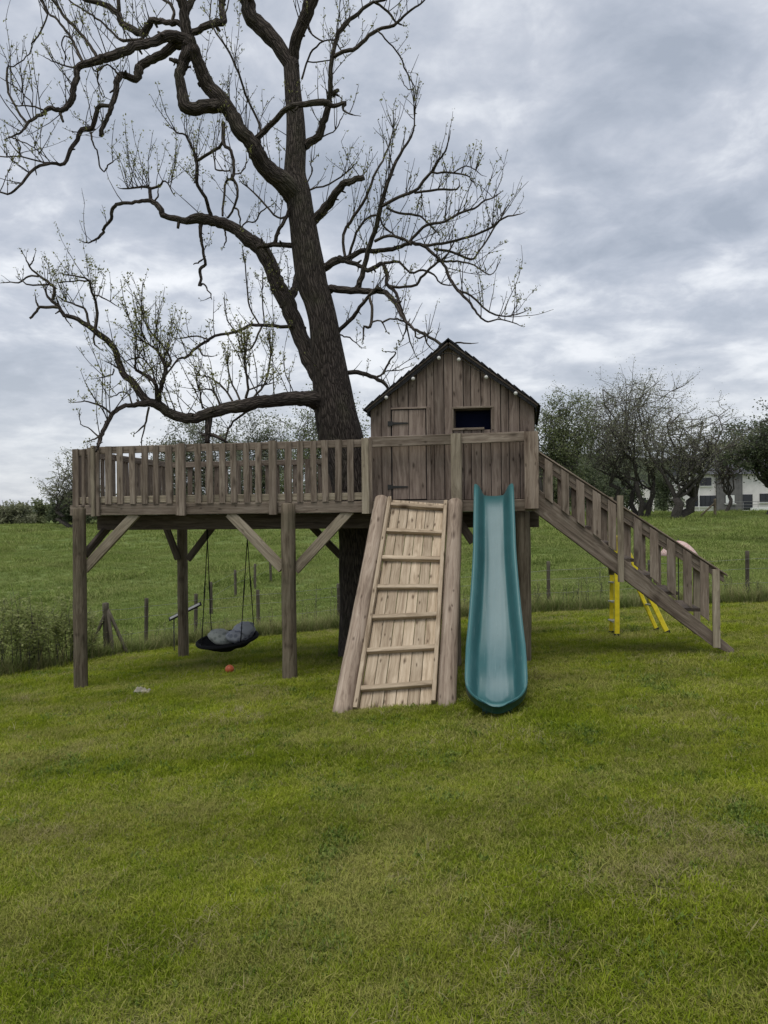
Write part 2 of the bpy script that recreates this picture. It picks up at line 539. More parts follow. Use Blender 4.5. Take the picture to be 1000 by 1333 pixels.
# ground sheet: soil and turf, mown or pasture
m, k, out = new_mat('turf_ground')
geo = k.n('ShaderNodeNewGeometry')
P = geo.outputs['Position']
mown = k.n('ShaderNodeAttribute', attribute_name='mown').outputs['Fac']
nb = k.noise(P, 0.5, 4, 0.6)
nm = k.noise(P, 3.0, 5, 0.65)
nf = k.noise(P, 28.0, 4, 0.65)
f = k.math('ADD', k.math('MULTIPLY', nb, 0.35), k.math('ADD', k.math('MULTIPLY', nm, 0.35), k.math('MULTIPLY', nf, 0.30)))
cl_ = k.ramp(f, [(0.36, (0.055, 0.065, 0.016)), (0.52, (0.12, 0.13, 0.034)), (0.68, (0.21, 0.19, 0.075))])
fs_ = k.noise(k.vmul(P, (0.35, 0.9, 0.5)), 1.0, 5, 0.65)
fl = k.math('ADD', k.math('MULTIPLY', fs_, 0.5), k.math('ADD', k.math('MULTIPLY', nm, 0.3), k.math('MULTIPLY', nf, 0.2)))
cf = k.ramp(fl, [(0.34, (0.075, 0.11, 0.03)), (0.5, (0.135, 0.18, 0.052)), (0.66, (0.21, 0.235, 0.085))])
c = k.mix(mown, cf, cl_)
wd_ = k.n('ShaderNodeAttribute', attribute_name='wood').outputs['Fac']
c = k.mix(wd_, c, k.ramp(k.noise(P, 0.25, 5, 0.7), [(0.35, (0.022, 0.03, 0.016)), (0.65, (0.06, 0.07, 0.035))]))
finish(k, out, c, 0.95, k.math('ADD', nf, nm), 0.8, 0.04, 0.1)
M['ground'] = m


def plain(name, col, rough=0.6, var=0.12, scale=8.0, spec=0.35, bump=0.0, **extra):
    m, k, out = new_mat(name)
    tcn = k.n('ShaderNodeTexCoord')
    n1 = k.noise(tcn.outputs['Object'], scale, 5, 0.62)
    lo = tuple(x * (1 - var) for x in col); hi = tuple(min(1, x * (1 + var)) for x in col)
    c = k.ramp(n1, [(0.35, lo), (0.65, hi)])
    finish(k, out, c, rough, n1 if bump else None, bump, 0.01, spec, **extra)
    return m


M['black'] = plain('black_fabric', (0.012, 0.012, 0.014), 0.85, 0.3, 30, 0.2, 0.3)
M['rope'] = plain('black_rope', (0.012, 0.012, 0.012), 0.9, 0.2, 60)
M['iron'] = plain('black_iron', (0.018, 0.017, 0.016), 0.55, 0.3, 40, 0.4, 0.2)
M['shingle'] = plain('felt_shingle', (0.02, 0.0195, 0.02), 0.9, 0.35, 30, 0.2, 0.5)
M['dark'] = plain('dark_interior', (0.035, 0.034, 0.04), 0.9)
M['bulb'] = plain('frosted_bulb', (0.55, 0.54, 0.50), 0.25, 0.05, 10, 0.5)
M['orange'] = plain('orange_ball', (0.42, 0.095, 0.035), 0.45, 0.15, 20, 0.4)
M['yellow'] = plain('yellow_fibreglass', (0.72, 0.58, 0.02), 0.4, 0.15, 12, 0.45)
M['alu'] = plain('dull_aluminium', (0.42, 0.42, 0.40), 0.4, 0.15, 20, 0.5, 0.0, Metallic=0.8)
M['rubber'] = plain('black_rubber', (0.015, 0.015, 0.015), 0.7)
M['rag'] = plain('pale_rag', (0.26, 0.245, 0.19), 0.9, 0.3, 14, 0.2, 0.4)
M['white'] = plain('white_plastic', (0.72, 0.72, 0.70), 0.4, 0.06, 8, 0.4)
M['render'] = plain('painted_render', (0.76, 0.72, 0.70), 0.9, 0.08, 1.2, 0.2, 0.2)
M['slate'] = plain('slate_roof', (0.085, 0.085, 0.095), 0.7, 0.25, 3.0, 0.3, 0.3)
M['frame'] = plain('dark_window_frame', (0.02, 0.02, 0.025), 0.4)
M['galv'] = plain('galvanised_wire', (0.22, 0.22, 0.21), 0.5, 0.1, 10, 0.5, 0.0, Metallic=0.6)
m, k, out = new_mat('window_glass')
finish(k, out, (0.012, 0.014, 0.018), 0.06, spec=0.5)
M['glass'] = m
m, k, out = new_mat('window_interior_dark')  # near-black navy panel colour stands in for the shaded playhouse interior
tcn = k.n('ShaderNodeTexCoord')
finish(k, out, k.mix(k.noise(tcn.outputs['Object'], 5, 3), (0.004, 0.005, 0.014), (0.008, 0.011, 0.03)), 0.9, spec=0.05)
M['navy'] = m

# slide plastic
m, k, out = new_mat('teal_moulded_plastic')
tcn = k.n('ShaderNodeTexCoord')
O = tcn.outputs['Object']
n1 = k.noise(O, 3.0, 5, 0.6)
n2 = k.noise(k.vmul(O, (40, 3.5, 3.5)), 1.0, 4, 0.6)
c = k.ramp(n1, [(0.3, (0.018, 0.082, 0.086)), (0.7, (0.028, 0.108, 0.112))])
pale_strip = k.n('ShaderNodeAttribute', attribute_name='pale_strip').outputs['Fac']
wm = k.math('MULTIPLY', pale_strip, k.ramp(k.math('ADD', k.math('MULTIPLY', n2, 0.6), k.math('MULTIPLY', n1, 0.4)), [(0.3, 0.55), (0.62, 1.0)]))
c = k.mix(k.math('MULTIPLY', wm, 0.62), c, (0.15, 0.225, 0.235))  # paler grey-teal strip along the middle of the trough
fade = k.n('ShaderNodeAttribute', attribute_name='rim').outputs['Fac']
c = k.mix(k.math('MULTIPLY', fade, 0.35), c, (0.06, 0.19, 0.19))
speck = k.ramp(k.noise(O, 55, 3, 0.6), [(0.66, 0.0), (0.72, 1.0)])
c = k.mix(k.math('MULTIPLY', speck, 0.45), c, (0.05, 0.06, 0.045))
scuff = k.ramp(k.noise(k.vmul(O, (70, 5, 5)), 1.0, 3, 0.65), [(0.6, 0.0), (0.75, 1.0)])
c = k.mix(k.math('MULTIPLY', scuff, 0.25), c, (0.22, 0.30, 0.30))
finish(k, out, c, k.math('ADD', 0.36, k.math('MULTIPLY', n2, 0.2)), n2, 0.06, 0.004, 0.45)
M['teal'] = m

# stone of the far house
m, k, out = new_mat('grey_stone_wall')
tcn = k.n('ShaderNodeTexCoord')
br = k.n('ShaderNodeTexBrick', {'Vector': k.vmul(tcn.outputs['Object'], (1, 1, 1)), 'Scale': 2.4})
br.inputs['Color1'].default_value = (0.17, 0.16, 0.155, 1)
br.inputs['Color2'].default_value = (0.11, 0.105, 0.105, 1)
br.inputs['Mortar'].default_value = (0.2, 0.19, 0.18, 1)
finish(k, out, k.mix(0.5, br.outputs[0], k.ramp(k.noise(tcn.outputs['Object'], 2.0, 5), [(0.3, (0.09, 0.088, 0.088)), (0.7, (0.19, 0.18, 0.175))])), 0.9)
M['stone'] = m

# patterned cloth
def pattern_mat(name, a, b, scale):
    m, k, out = new_mat(name)
    tcn = k.n('ShaderNodeTexCoord')
    vo = k.n('ShaderNodeTexVoronoi', {'Vector': tcn.outputs['Object'], 'Scale': scale})
    f = k.ramp(k.math('ADD', vo.outputs['Distance'], k.math('MULTIPLY', k.noise(tcn.outputs['Object'], scale * 2, 3), 0.3)), [(0.45, 1.0), (0.62, 0.0)])
    finish(k, out, k.mix(f, a, b), 0.85, spec=0.2)
    return m


M['pink'] = pattern_mat('pink_print_fabric', (0.55, 0.42, 0.38), (0.46, 0.26, 0.24), 34)
M['cush1'] = pattern_mat('grey_print_cushion', (0.40, 0.41, 0.44), (0.24, 0.25, 0.29), 14)
M['cush2'] = pattern_mat('pale_print_cushion', (0.44, 0.45, 0.41), (0.28, 0.30, 0.27), 18)

# ------------------------------------------------------------------ ground
def spaced(lo, hi, fine_lo, fine_hi, fine, growth=1.12):
    a = list(np.arange(fine_lo, fine_hi + 1e-6, fine))
    s = fine
    while a[-1] < hi:
        s *= growth; a.append(a[-1] + s)
    s = fine
    while a[0] > lo:
        s *= growth; a.insert(0, a[0] - s)
    return np.array(a)


gx = spaced(-700, 700, -12, 14, 0.2)
gy = spaced(-60, 850, -1, 30, 0.2)
GX, GY = np.meshgrid(gx, gy)
GZ = gz(GX, GY)
V = np.stack([GX, GY, GZ], -1).reshape(-1, 3)
nx, ny = len(gx), len(gy)
ii = np.arange(nx * ny).reshape(ny, nx)
F = np.stack([ii[:-1, :-1], ii[:-1, 1:], ii[1:, 1:], ii[1:, :-1]], -1).reshape(-1, 4)
mown_mask = np.clip((edge_y(V[:, 0]) - V[:, 1]) / 0.3 + 0.5, 0, 1)
g = mesh_obj('ground', V, F, M['ground'], smooth=True, attr={'mown': ('FLOAT', mown_mask), 'wood': ('FLOAT', np.clip((V[:, 1] - 118) / 12, 0, 1))})
g['kind'] = 'structure'

# ------------------------------------------------------------------ grass (instanced clumps on computed points)
def clump(name, mat, n, radius, h0, h1, wid, lean, seed):
    r = np.random.default_rng(seed)
    vs, fs, tint = [], [], []
    for i in range(n):
        a = r.uniform(0, 2 * math.pi); d = radius * math.sqrt(r.uniform())
        x, y = d * math.cos(a), d * math.sin(a)
        h = r.uniform(h0, h1); l = h * lean * r.uniform(0.3, 1.4); la = r.uniform(0, 2 * math.pi)
        dx, dy = math.cos(la), math.sin(la)
        wv = wid * r.uniform(0.6, 1.3) / 2
        px, py = -dy * wv, dx * wv
        b = len(vs)
        vs += [(x - px, y - py, -0.01), (x + px, y + py, -0.01),
               (x + dx * l * 0.35 + px * 0.8, y + dy * l * 0.35 + py * 0.8, h * 0.55), (x + dx * l * 0.35 - px * 0.8, y + dy * l * 0.35 - py * 0.8, h * 0.55),
               (x + dx * l, y + dy * l, h)]
        fs += [(b, b + 1, b + 2, b + 3), (b + 3, b + 2, b + 4)]
        tint += [r.uniform()] * 5
    me = bpy.data.meshes.new(name)
    me.from_pydata(vs, [], fs)
    me.materials.append(mat)
    a = me.attributes.new('tint', 'FLOAT', 'POINT')
    a.data.foreach_set('value', np.array(tint, np.float32))
    return bpy.data.objects.new(name, me)


def scatter(name, label, cat, pts, scl, protos, seed, tilt=0.15, idx=None):
    """one object of growth: a clump from the unlinked collection on every point"""
    N = len(pts)
    r = np.random.default_rng(seed)
    pc = bpy.data.collections.new(name + '_clumps')
    for p in protos: pc.objects.link(p)
    me = bpy.data.meshes.new(name)
    me.vertices.add(N)
    me.vertices.foreach_set('co', np.asarray(pts, np.float32).ravel())
    for nm, typ, dat, key in (('rot', 'FLOAT_VECTOR', np.stack([r.normal(0, tilt, N), r.normal(0, tilt, N), r.uniform(0, 6.283, N)], 1), 'vector'),
                              ('scl', 'FLOAT', scl, 'value'), ('idx', 'INT', r.integers(0, len(protos), N) if idx is None else idx, 'value')):
        a = me.attributes.new(nm, typ, 'POINT')
        a.data.foreach_set(key, np.asarray(dat, np.int32 if typ == 'INT' else np.float32).ravel())
    o = bpy.data.objects.new(name, me)
    link(o)
    ng = bpy.data.node_groups.new(name, 'GeometryNodeTree')
    ng.interface.new_socket('Geometry', in_out='INPUT', socket_type='NodeSocketGeometry')
    ng.interface.new_socket('Geometry', in_out='OUTPUT', socket_type='NodeSocketGeometry')
    gi = ng.nodes.new('NodeGroupInput'); go = ng.nodes.new('NodeGroupOutput')
    ci = ng.nodes.new('GeometryNodeCollectionInfo')
    ci.inputs['Collection'].default_value = pc
    ci.inputs['Separate Children'].default_value = True
    ci.inputs['Reset Children'].default_value = True
    ip = ng.nodes.new('GeometryNodeInstanceOnPoints')
    ip.inputs['Pick Instance'].default_value = True
    def na(nm, typ):
        q = ng.nodes.new('GeometryNodeInputNamedAttribute'); q.data_type = typ; q.inputs['Name'].default_value = nm
        return next(s for s in q.outputs if s.enabled)
    L = ng.links
    L.new(gi.outputs[0], ip.inputs['Points'])
    L.new(ci.outputs[0], ip.inputs['Instance'])
    L.new(na('idx', 'INT'), ip.inputs['Instance Index'])
    L.new(na('rot', 'FLOAT_VECTOR'), ip.inputs['Rotation'])
    L.new(na('scl', 'FLOAT'), ip.inputs['Scale'])
    L.new(ip.outputs[0], go.inputs[0])
    md = o.modifiers.new('grow', 'NODES')
    md.node_group = ng
    tag(o, label, cat, kind='stuff')
    return o


def region_pts(n, xlo, xhi, ylo, yhi, seed, widen=0.62, margin=1.2):
    """points spread evenly over the ground that spreads out in front of the place one stands"""
    r = np.random.default_rng(seed)
    y = np.sqrt(r.uniform(ylo ** 2, yhi ** 2, n)) if ylo > 0 else r.uniform(ylo, yhi, n)
    x = r.uniform(-1, 1, n) * (y * widen + margin)
    k = (x > xlo) & (x < xhi)
    return x[k], y[k]


FEET = []      # places where the mower does not reach: longer grass there


def make_lawn():
    # collection order is alphabetical: four clumps of grass, one of dry clippings, one of broad-leaved weeds
    pr = [clump('a%d_mown_clump' % i, M['lawn'], 60, 0.075, 0.006, 0.020, 0.0033, 1.9, 20 + i) for i in range(4)]
    pr.append(clump('b_dry_clippings', M['straw'], 26, 0.085, 0.008, 0.022, 0.0032, 3.2, 31))
    pr.append(clump('c_lawn_weeds', M['clover'], 34, 0.055, 0.010, 0.024, 0.0105, 1.2, 32))
    pts, sc = [], []
    for (n, y0, y1, s) in ((30000, 1.2, 5.0, 0.9), (38000, 5.0, 9.5, 1.1), (34000, 9.5, 15.4, 1.5)):
        x, y = region_pts(n, -9, 11, y0, y1, int(y0 * 10))
        k = y < edge_y(x) + 0.05
        x, y = x[k], y[k]
        pts.append(np.stack([x, y, gz(x, y)], 1))
        r = np.random.default_rng(n)
        patch = 0.8 + 0.45 * np.sin(x * 2.1 + 1.3 * np.sin(y * 1.7)) * np.sin(y * 2.3 + x)
        sc.append(s * r.uniform(0.65, 1.25, len(x)) * (0.85 + 0.25 * patch))
    r = np.random.default_rng(77)
    for (fx, fy, rad, n, s) in FEET:
        a = r.uniform(0, 6.283, n); d = rad * np.sqrt(r.uniform(0, 1, n))
        x, y = fx + d * np.cos(a), fy + d * np.sin(a)
        pts.append(np.stack([x, y, gz(x, y)], 1)); sc.append(s * r.uniform(0.7, 1.3, n))
    P_ = np.vstack(pts)
    idx = r.integers(0, 4, len(P_))
    nz = np.array([mnoise.noise(Vector((x * 1.1, y * 0.8, 3.0))) + 0.6 * mnoise.noise(Vector((x * 3.1, y * 2.4, 7.0))) for x, y, _ in P_])
    nw = np.array([mnoise.noise(Vector((x * 1.9, y * 1.5, 11.0))) + 0.5 * mnoise.noise(Vector((x * 5, y * 4, 17.0))) for x, y, _ in P_])
    u_ = r.uniform(0, 1, len(P_))
    idx[u_ < np.clip(0.05 + 0.75 * (nz - 0.22), 0.04, 0.5)] = 4
    idx[(u_ > 1 - np.clip(0.03 + 0.9 * (nw - 0.30), 0.02, 0.5))] = 5
    scatter('lawn_grass', 'short mown lawn grass covering the ground around the play platform', 'grass', P_, np.concatenate(sc), pr, 3, 0.15, idx)


def make_field():
    pr = [clump('pasture_clump', M['field'], 30, 0.22, 0.03, 0.11, 0.013, 1.1, 40 + i) for i in range(4)]
    pts, sc = [], []
    for (n, y0, y1, s) in ((26000, 11, 24, 0.9), (24000, 24, 42, 1.4), (20000, 42, 80, 2.1)):
        x, y = region_pts(n, -60, 60, y0, y1, n)
        k = y > edge_y(x) + 0.1
        x, y = x[k], y[k]
        pts.append(np.stack([x, y, gz(x, y)], 1))
        r = np.random.default_rng(n + 1)
        tus = np.clip(np.sin(x * 0.9 + 2 * np.sin(y * 0.35)) * np.sin(y * 0.8 + x * 0.3), 0, 1)
        sc.append(s * r.uniform(0.5, 1.2, len(x)) * (0.7 + 0.8 * tus))
    scatter('field_grass', 'tussocky green pasture grass on the slope beyond the wire fence', 'grass', np.vstack(pts), np.concatenate(sc), pr, 5, 0.1)
    # the strip the mower leaves along the fence
    pr = [clump('rough_clump', M['rough'], 24, 0.15, 0.10, 0.36, 0.009, 0.8, 60 + i) for i in range(4)]
    pr.append(clump('zz_pale_stalks', M['straw'], 7, 0.16, 0.25, 0.62, 0.006, 0.35, 71))
    r = np.random.default_rng(8)
    x = r.uniform(-9.5, 12, 3600)
    y = edge_y(x) + np.abs(r.normal(0.0, 0.55, len(x))) + 0.03
    s = r.uniform(0.45, 1.05, len(x)) * np.clip(1.15 - 0.35 * (y - edge_y(x)), 0.3, 1.2)
    scatter('rough_grass', 'long uncut grass in a strip along the fence at the lawn edge', 'grass', np.stack([x, y, gz(x, y)], 1), s, pr, 6, 0.12)


make_field()

# ------------------------------------------------------------------ play platform
def proj(p):
    """photograph pixel of a point given in platform space"""
    q = FRAME @ Vector(p)
    ut, vt = q.x / q.y * 1000, (EYE - q.z) / q.y * 1000
    return 500 + ut + ROLL * vt, 666.5 + vt - ROLL * ut


FB, FT = EYE - 0.004, EYE + 0.122          # fascia bottom and top
DECK = EYE + 0.125
RAIL = EYE + 0.82
s_end = loc(702, 610).x                     # right end of the platform front
S_CH, S_CO, T_CO = 0.25, -0.26, 0.35        # cut corner on the left
T_BACK = 2.95

pf = thing('play_platform', 'raised wooden play deck on round posts with slatted railing, built around the tree', 'platform', (2.5, 1.4, gl(2.5, 1.4)), FRAME)
FRONT = (0, -1, 0)

# round posts
def rpost(s, t, top, r=0.083, sink=0.12, mat='post'):
    return pole('post', (s, t, gl(s, t) - sink), (s, t, top), r, r * 0.97, M[mat], pf)


sL = loc(104, 760, -0.02).x
sC = loc(376, 760, -0.09).x
sR = loc(681.5, 770, 0.12).x
rpost(sL, -0.02, loc(104, 661, -0.02).z, 0.080)
rpost(sC, -0.09, loc(376, 655, -0.09).z, 0.083)
rpost(sR, 0.12, FB - 0.002, 0.080)
sM = loc(590, 700, 0.10).x
rpost(sM, 0.10, FB - 0.002, 0.078)
sRL = loc(238, 770, 2.8).x
rpost(sRL, 2.8, FB - 0.19, 0.082)
sRM = loc(462, 770, 2.8).x
rpost(sRM, 2.8, FB - 0.19, 0.08)
rpost(s_end - 0.15, 2.8, FB - 0.19, 0.08)
for s_, t_ in ((sL, -0.02), (sC, -0.09), (sR, 0.12), (sM, .1), (sRL, 2.8)):
    q = FRAME @ Vector((s_, t_, 0)); FEET.append((q.x, q.y, 0.16, 40, 0.85))

# frame under the deck
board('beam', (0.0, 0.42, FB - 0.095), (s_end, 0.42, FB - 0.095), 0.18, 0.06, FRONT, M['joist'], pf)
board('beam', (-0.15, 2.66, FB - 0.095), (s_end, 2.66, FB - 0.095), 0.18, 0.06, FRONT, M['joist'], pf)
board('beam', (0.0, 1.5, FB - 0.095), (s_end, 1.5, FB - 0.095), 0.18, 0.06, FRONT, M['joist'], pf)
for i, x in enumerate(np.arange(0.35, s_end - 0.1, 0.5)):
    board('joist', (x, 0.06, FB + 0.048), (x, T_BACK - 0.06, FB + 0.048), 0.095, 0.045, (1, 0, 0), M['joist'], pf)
nb_ = 20
wb = (T_BACK - 0.06) / nb_
for i in range(nb_):
    t_ = 0.045 + wb * (i + 0.5)
    s0 = S_CH - (S_CH - S_CO) * min(1, t_ / T_CO) if t_ < T_CO else S_CO
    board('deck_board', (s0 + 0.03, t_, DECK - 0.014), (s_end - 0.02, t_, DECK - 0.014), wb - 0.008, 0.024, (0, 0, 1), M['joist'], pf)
# fascia
zf = (FB + FT) / 2
for a, b in ((S_CH, loc(362, 660).x), (loc(362, 660).x + 0.004, loc(482, 655).x), (loc(482, 655).x + 0.004, s_end)):
    board('fascia_board', (a, 0.018, zf), (b, 0.018, zf), FT - FB, 0.034, FRONT, M['rail'], pf)
dch = Vector((S_CO - S_CH, T_CO, 0)).normalized()
nch = Vector((-dch.y, dch.x, 0)) * 1.0
if nch.y > 0: nch = -nch
board('fascia_board', Vector((S_CH, 0.02, zf)) + dch * 0.02, Vector((S_CO, T_CO, zf)) + dch * 0.14, FT - FB, 0.034, nch, M['rail'], pf)
board('fascia_board', (S_CO, T_CO + 0.03, zf), (S_CO, T_BACK, zf), FT - FB, 0.034, (-1, 0, 0), M['rail'], pf)
board('fascia_board', (S_CO, T_BACK, zf), (s_end, T_BACK, zf), FT - FB, 0.034, (0, 1, 0), M['rail'], pf)
board('fascia_board', (s_end - 0.02, 0.9, zf), (s_end - 0.02, T_BACK - 0.04, zf), FT - FB, 0.034, (1, 0, 0), M['rail'], pf)

# knee braces
def brace(p0, p1, w_=0.115, mat='pale', n=FRONT):
    board('brace', p0, p1, w_, 0.05, n, M[mat], pf)


def lp(px, py, t):
    return loc(px, py, t)


brace(lp(110, 741, 0.03), lp(178, 668, 0.05))
brace(lp(368, 740, -0.03), lp(299, 668, 0.05))
brace(lp(384, 742, -0.03), lp(456, 664, 0.05))
brace(lp(616, 706, 0.12), lp(590, 668, 0.12), 0.09, 'joist')
for (a, b) in (((232, 728), (217, 688)), ((245, 728), (280, 682)), ((444, 724), (405, 684))):
    brace(lp(*a, 2.72), lp(*b, 2.60), 0.10, 'joist')
brace((sL + 0.03, 0.05, lp(112, 722, 0.03).z), (sL + 0.10, 0.62, FB - 0.05), 0.10, 'joist', (1, 0, 0))

# railing
def rail_bay(p, q, n, out, w_=0.076, top=RAIL, mat='rail'):
    """rails and slats between two posts; p, q are (s, t)"""
    p, q = Vector((*p, 0)), Vector((*q, 0))
    d = (q - p).normalized(); o = Vector((*out, 0))
    board('top_rail', p - o * 0.03 + Vector((0, 0, top - 0.048)), q - o * 0.03 + Vector((0, 0, top - 0.048)), 0.085, 0.032, o, M[mat], pf)
    board('bottom_rail', p - o * 0.03 + Vector((0, 0, DECK + 0.055)), q - o * 0.03 + Vector((0, 0, DECK + 0.055)), 0.08, 0.032, o, M['pale'], pf)
    L = (q - p).length
    for i in range(n):
        c = p + d * (L * (i + 1.0) / (n + 1)) + d * random.uniform(-0.008, 0.008)
        lean = d * random.uniform(-0.006, 0.006)
        board('slat', c + Vector((0, 0, FT + 0.004)) - lean, c + lean + Vector((0, 0, top - 0.008 + random.uniform(-0.006, 0.006))), w_ * random.uniform(0.94, 1.07), 0.024, o, M[mat], pf)


def rail_post(s, t, z0, z1, w_=0.085, d_=0.07, mat='rail'):
    return board('rail_post', (s, t, z0), (s, t, z1), w_, d_, FRONT, M[mat], pf, 0.007)


OUTF = (0, -1)
sp = [loc(122.5, 620, -0.01).x, loc(238, 620, -0.01).x, loc(356, 620, -0.01).x, loc(476.5, 620, -0.01).x]
for i, (x, w_) in enumerate(zip(sp, (0.05, 0.075, 0.09, 0.085))):
    rail_post(x, -0.026, FB - 0.012, RAIL + 0.004, w_, 0.05, 'pale' if i in (0, 3) else 'rail')
    if i in (0, 1, 3):
        rail_post(x - 0.062 if i == 1 else x + 0.052, -0.018, FB - 0.008, RAIL - 0.003, 0.045, 0.034)
for a, b in zip(sp[:-1], sp[1:]):
    rail_bay((a + 0.03, 0.0), (b - 0.03, 0.0), 6, OUTF)
# cut corner, side and back
rail_post(S_CO + 0.03, T_CO - 0.02, DECK - 0.02, RAIL + 0.0, 0.085, 0.085)
rail_bay((S_CH - 0.04, 0.03), (S_CO + 0.06, T_CO - 0.05), 2, (nch.x, nch.y), 0.07)
bays = [T_CO, 1.2, 2.05, T_BACK]
for a, b in zip(bays[:-1], bays[1:]):
    rail_bay((S_CO + 0.02, a + 0.04), (S_CO + 0.02, b - 0.04), 6, (-1, 0))
    rail_post(S_CO + 0.0, b, FB, RAIL, 0.08, 0.08)
bb = np.linspace(S_CO, s_end, 6)
for a, b in zip(bb[:-1], bb[1:]):
    rail_bay((a + 0.05, T_BACK - 0.02), (b - 0.05, T_BACK - 0.02), 6, (0, 1))
    rail_post(b, T_BACK - 0.01, FB, RAIL, 0.085, 0.08)
# open front by the playhouse: two posts and two plain rails
x482, x587, x601, x683 = loc(482, 575, 0).x, loc(587, 575, -0.02).x, loc(601, 575, -0.02).x, loc(683, 575, -0.02).x
zA0, zA1 = loc(535, 581, 0).z, loc(535, 567.5, 0).z
zB0, zB1 = loc(645, 576.5, 0).z, loc(645, 563.5, 0).z
board('top_rail', (x482 - 0.01, 0.0, (zA0 + zA1) / 2), (x587 + 0.01, 0.0, (zA0 + zA1) / 2 + 0.008), zA1 - zA0, 0.036, FRONT, M['rail'], pf)
board('top_rail', (x601 - 0.01, 0.0, (zB0 + zB1) / 2), (x683 + 0.01, 0.0, (zB0 + zB1) / 2 + 0.006), zB1 - zB0, 0.036, FRONT, M['rail'], pf)
board('rail_post', ((x587 + x601) / 2, -0.025, FB), ((x587 + x601) / 2, -0.025, loc(594, 564.5, -.02).z), x601 - x587, 0.07, FRONT, M['pale'], pf, 0.01)
s_pil = loc(692, 610, -0.06).x
board('corner_post', (s_pil, -0.045, loc(692, 662, -0.1).z), (s_pil, -0.045, loc(692, 561.5, -0.1).z), loc(701.5, 610, -.1).x - loc(683, 610, -.1).x, 0.14, FRONT, M['pole'], pf, 0.008)
# right side of the platform behind the stairs
rail_bay((s_end - 0.02, 0.95), (s_end - 0.02, 1.9), 6, (1, 0))
rail_bay((s_end - 0.02, 1.98), (s_end - 0.02, T_BACK - 0.05), 6, (1, 0))
rail_post(s_end - 0.02, 0.92, FB, RAIL, 0.08, 0.08)

# ------------------------------------------------------------------ playhouse on the deck
TH = 0.14                                     # front wall plane
hx0, hx1 = loc(483, 600, TH).x, loc(696.5, 600, TH).x
HD = 1.75
ph = thing('playhouse', 'small gabled playhouse of vertical weathered planks standing on the raised deck', 'playhouse', ((hx0 + hx1) / 2, TH + HD / 2, DECK), FRAME)
z_apex = loc(583.5, 450, TH).z
s_apex = loc(583.5, 450, TH).x
s_apex = (s_apex + (hx0 + hx1) / 2) / 2
z_eave = (loc(483, 533, TH).z + loc(696, 528, TH).z) / 2
SLOPE = (z_apex - z_eave) / ((hx1 - hx0) / 2)


def roof_z(s):
    return z_apex - abs(s - s_apex) * SLOPE


def plank(name, s0, s1, z0, z1f, t, th, mat, parent, outward=-1):
    """an upright plank whose top follows z1f(s); local x is up the plank"""
    pts = [(z0, s0), (z0, s1), (z1f(s1), s1)]
    if s0 < s_apex < s1 and abs(z1f(s_apex) - z_apex) < 0.2: pts.append((z1f(s_apex), s_apex))
    pts.append((z1f(s0), s0))
    cz, cs = z0, (s0 + s1) / 2
    n = len(pts)
    vs = [(a - cz, b - cs, 0.0) for a, b in pts] + [(a - cz, b - cs, th) for a, b in pts]
    fs = [tuple(range(n)), tuple(range(2 * n - 1, n - 1, -1))] + [(i, i + n, (i + 1) % n + n, (i + 1) % n) for i in range(n)]
    m = Matrix(((0, 1, 0, cs), (0, 0, 1, t), (1, 0, 0, cz), (0, 0, 0, 1)))
    o = mesh_obj(name, vs, fs, M[mat], parent, m)
    bv = o.modifiers.new('ease', 'BEVEL'); bv.width = 0.004; bv.segments = 1; bv.limit_method = 'ANGLE'
    return o


wall = mesh_obj('wall', *board_mesh(hx1 - hx0 - 0.02, HD - 0.05, 0.03), M['dark'], ph, Matrix.Translation(((hx0 + hx1) / 2, TH + HD / 2, DECK + 0.016)))
edges = [483, 497.5, 510, 519, 532.5, 544, 556, 566, 579, 590.5, 604, 614, 627, 639.5, 652.5, 663, 677, 696.5]
es = [loc(e, 590, TH).x for e in edges]
z_dtop, z_wt, z_wb = loc(535, 533, TH).z, loc(616, 532, TH).z, loc(616, 560, TH).z
zb = DECK + 0.002
for i, (a, b) in enumerate(zip(es[:-1], es[1:])):
    th = 0.014 + (0.013 if i % 2 else 0.0) + random.uniform(0, 0.004)
    a2, b2 = a + 0.003, b - 0.003
    tf = lambda s: roof_z(s) - 0.012
    if 510 <= edges[i] < 556:
        plank('plank', a2, b2, z_dtop + 0.004, tf, TH - th, th, 'house', wall)
    elif 590 <= edges[i] < 639:
        plank('plank', a2, b2, zb, lambda s: z_wb, TH - th, th, 'house', wall)
        plank('plank', a2, b2, z_wt, tf, TH - th, th, 'house', wall)
    else:
        plank('plank', a2, b2, zb, tf, TH - th, th, 'house', wall)
# dark battens behind the joints so that no daylight shows through
# back and sides
nb2 = 17
for i in range(nb2):
    a = hx0 + (hx1 - hx0) * i / nb2; b = hx0 + (hx1 - hx0) * (i + 1) / nb2
    plank('plank', a, b - 0.002, zb, lambda s: roof_z(s) - 0.012, TH + HD, 0.018, 'house', wall)
for side, sx in ((-1, hx0), (1, hx1)):
    for i in range(15):
        t0 = TH + 0.002 + (HD - 0.004) * (i + 0.5) / 15
        board('plank', (sx - side * 0.012, t0, zb), (sx - side * 0.012, t0, roof_z(sx) - 0.015), HD / 15 - 0.003, 0.018, (side, 0, 0), M['house'], wall)
# lining: the dark inside skin of the front wall, left open at the window
def skin(s0, s1, z0, z1):
    plank('lining', s0, s1, z0, z1 if callable(z1) else (lambda s: z1), TH + 0.003, 0.012, 'dark', wall)


